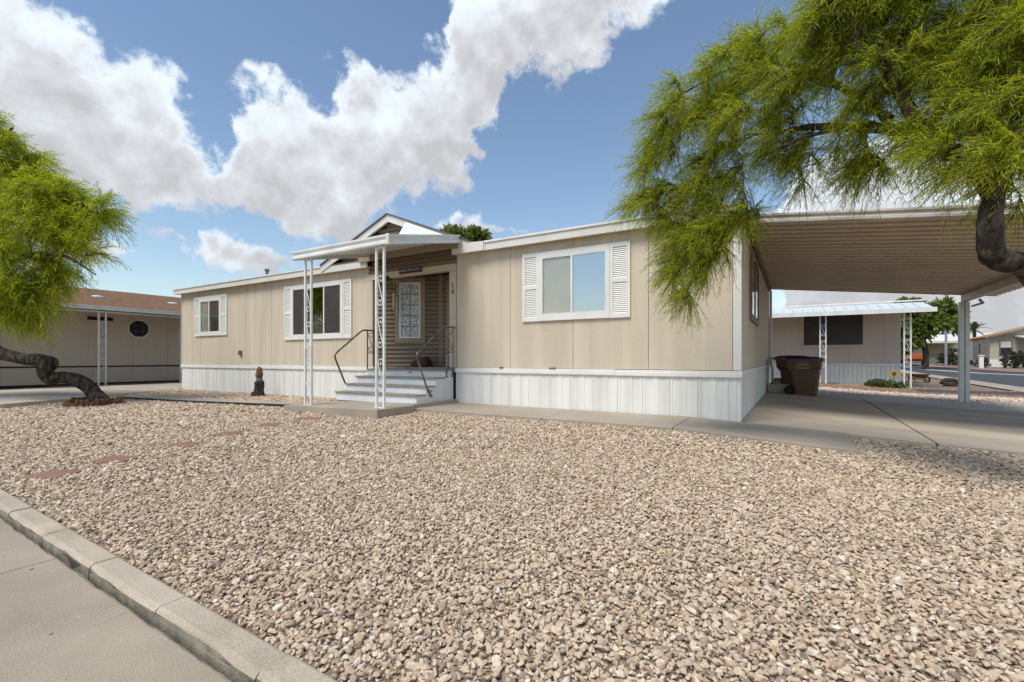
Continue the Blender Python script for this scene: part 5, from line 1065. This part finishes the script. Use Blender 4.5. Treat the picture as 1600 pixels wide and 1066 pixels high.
def scatter(name, label, coll, layers, keep, cat='gravel', zf=None):
    P_, R3, SC = [], [], []
    for (xa, xb, ya, yb), pitch, size, dz, cond in layers:
        nx, ny = int((xb - xa) / pitch), int((yb - ya) / pitch); X, Yg = np.meshgrid(np.arange(nx), np.arange(ny)); x = xa + (X.ravel() + (Yg.ravel() % 2) * .5 + rng.uniform(-.42, .42, X.size)) * pitch; y = ya + (Yg.ravel() + rng.uniform(-.42, .42, X.size)) * pitch
        k = keep(x, y) & cond(x, y); x, y = x[k], y[k]; s = size * np.clip(rng.lognormal(0, .32, len(x)), .45, 1.9)
        P_.append(np.stack([x, y, (gvec(x, y) if zf is None else zf(x, y)) + dz + rng.uniform(-.004, .006, len(x))], 1)); R3.append(np.stack([rng.normal(0, .38, len(x)), rng.normal(0, .38, len(x)), rng.uniform(0, 6.283, len(x))], 1)); SC.append(s)
    V = np.concatenate(P_).astype(np.float32); R3 = np.concatenate(R3).astype(np.float32); SC = np.concatenate(SC).astype(np.float32)
    me = bpy.data.meshes.new(name); me.vertices.add(len(V)); me.vertices.foreach_set('co', V.ravel())
    a = me.attributes.new('rot', 'FLOAT_VECTOR', 'POINT'); a.data.foreach_set('vector', R3.ravel()); a = me.attributes.new('scl', 'FLOAT', 'POINT'); a.data.foreach_set('value', SC)
    o = bpy.data.objects.new(name, me); COL.objects.link(o); tag(o, label, cat, kind='stuff')
    ng = bpy.data.node_groups.new(name, 'GeometryNodeTree'); ng.interface.new_socket('Geometry', in_out='INPUT', socket_type='NodeSocketGeometry'); ng.interface.new_socket('Geometry', in_out='OUTPUT', socket_type='NodeSocketGeometry')
    n = ng.nodes.new; l = ng.links.new; gi, go = n('NodeGroupInput'), n('NodeGroupOutput'); ip = n('GeometryNodeInstanceOnPoints'); ci = n('GeometryNodeCollectionInfo'); ci.inputs['Collection'].default_value = coll; ci.inputs['Separate Children'].default_value = True; ci.inputs['Reset Children'].default_value = True
    ar = n('GeometryNodeInputNamedAttribute'); ar.data_type = 'FLOAT_VECTOR'; ar.inputs['Name'].default_value = 'rot'; asx = n('GeometryNodeInputNamedAttribute'); asx.data_type = 'FLOAT'; asx.inputs['Name'].default_value = 'scl'
    ri = n('FunctionNodeRandomValue'); ri.data_type = 'INT'; ri.inputs['Min'].default_value = 0 if 'Min' in ri.inputs else 0
    for s_ in ri.inputs:
        if s_.type == 'INT' and s_.name == 'Max': s_.default_value = len(coll.objects) - 1
        if s_.type == 'INT' and s_.name == 'Min': s_.default_value = 0
    l(gi.outputs[0], ip.inputs['Points']); l(ci.outputs[0], ip.inputs['Instance']); ip.inputs['Pick Instance'].default_value = True
    l([q for q in ri.outputs if q.type == 'INT'][0], ip.inputs['Instance Index']); l(ar.outputs[0], ip.inputs['Rotation']); l(asx.outputs[0], ip.inputs['Scale']); l(ip.outputs[0], go.inputs[0])
    md = o.modifiers.new('scatter', 'NODES'); md.node_group = ng
    print(name, len(V)); return o
kinds = stone_kinds('yard_stone_kinds', 'stone', 12, 1)
stones_xy = [(-5.12, -5.83, 27), (-5.33, -5.30, 33), (-5.49, -4.6, 30), (-5.72, -3.95, 34), (-5.90, -3.31, 28), (-5.90, -2.68, 31)]
def keep_front(x, y):
    k = (y > kin(x) + .015)
    k &= ~((x > -5.04) & (x < 1.26) & (y > -1.285)); k &= ~inpoly(x, y, [(-7.27, -2.22), (-4.86, -2.22), (-4.82, -1.40), (-4.98, -1.25), (-4.98, 0), (-7.27, 0)])
    k &= ~inpoly(x, y, [(-13.55, -2.44), (-10.7, -2.15), (-7.25, -1.77), (-7.25, -1.25), (-10.7, -1.62), (-14.6, -1.9)])
    k &= ~((x >= 1.24) & (y > .115 + (x - 2.13) * .08 - .01)); k &= ~((y > -.03) & (x < 1.3) & (x > -15.95)); k &= ~inpoly(x, y, [(-13.2, -4.45), (-14.2, -2.6), (-16.6, 1.0), (-19.6, 1), (-19.6, -6.1), (-13.6, -6.1)])
    for a, b, r_ in stones_xy:
        ca, sa = math.cos(R_(r_)), math.sin(R_(r_)); xx, yy = (x - a) * ca + (y - b) * sa, -(x - a) * sa + (y - b) * ca; k &= ~((np.abs(xx) < .155) & (np.abs(yy) < .125))
    return k
dcam = lambda x, y: np.hypot(x - CAM[0], y - CAM[1])
scatter('gravel', 'loose tan crushed stone covering the front yard', kinds,
    [((-7.5, 6.5, -6.7, .6), .0215, .0295, .005, lambda x, y: dcam(x, y) < 5.0), ((-7.5, 6.5, -6.7, .6), .031, .033, .015, lambda x, y: dcam(x, y) < 5.0),
     ((-10, 9, -6.7, .6), .031, .039, .005, lambda x, y: (dcam(x, y) >= 5.0) & (dcam(x, y) < 8.5)), ((-10, 9, -6.7, .6), .046, .041, .017, lambda x, y: (dcam(x, y) >= 5.0) & (dcam(x, y) < 8.5)),
     ((-17, 9, -6.7, .6), .046, .058, .007, lambda x, y: dcam(x, y) >= 8.5), ((-17, 9, -6.7, .6), .075, .058, .022, lambda x, y: dcam(x, y) >= 8.5)], keep_front)
k2 = stone_kinds('rear_stone_kinds', 'stone_pink', 6, 4); k3 = stone_kinds('brown_stone_kinds', 'stone_brown', 6, 6)
scatter('rear_gravel', 'pale pinkish gravel strip behind the carport slab', k2, [((-1, 8.0, 8.2, 13.6), .062, .075, .012, lambda x, y: (x > 0) & (x < 7.3))], lambda x, y: (y > 9.18 - np.clip(x - 2.1, 0, 9) * .19) & (y < 12.9 - .1 * x))
scatter('brown_gravel', 'darker brown gravel in front of the neighbouring porch', k3, [((-1, 8, 11.5, 16), .07, .085, .012, lambda x, y: (x > 0) & (x < 7.3))], lambda x, y: (y >= 12.9 - .1 * x) & (y < 15.95) & ~((x > 4.38) & (y > 13.4) & (y < 15.2)))

scatter('loose_grit', 'few stray stones and grit lying on the street by the kerb', kinds, [((-9, 3, -9.5, -6.3), .10, .012, .001, lambda x, y: rng.random(len(x)) < .30 * np.exp((y - ko(x)) * 5)), ((-9, 3, -9.5, -6.3), .20, .024, .005, lambda x, y: rng.random(len(x)) < .16 * np.exp((y - ko(x)) * 3))], lambda x, y: y < ko(x) - .02, zf=lambda x, y: np.full(len(x), -.262))
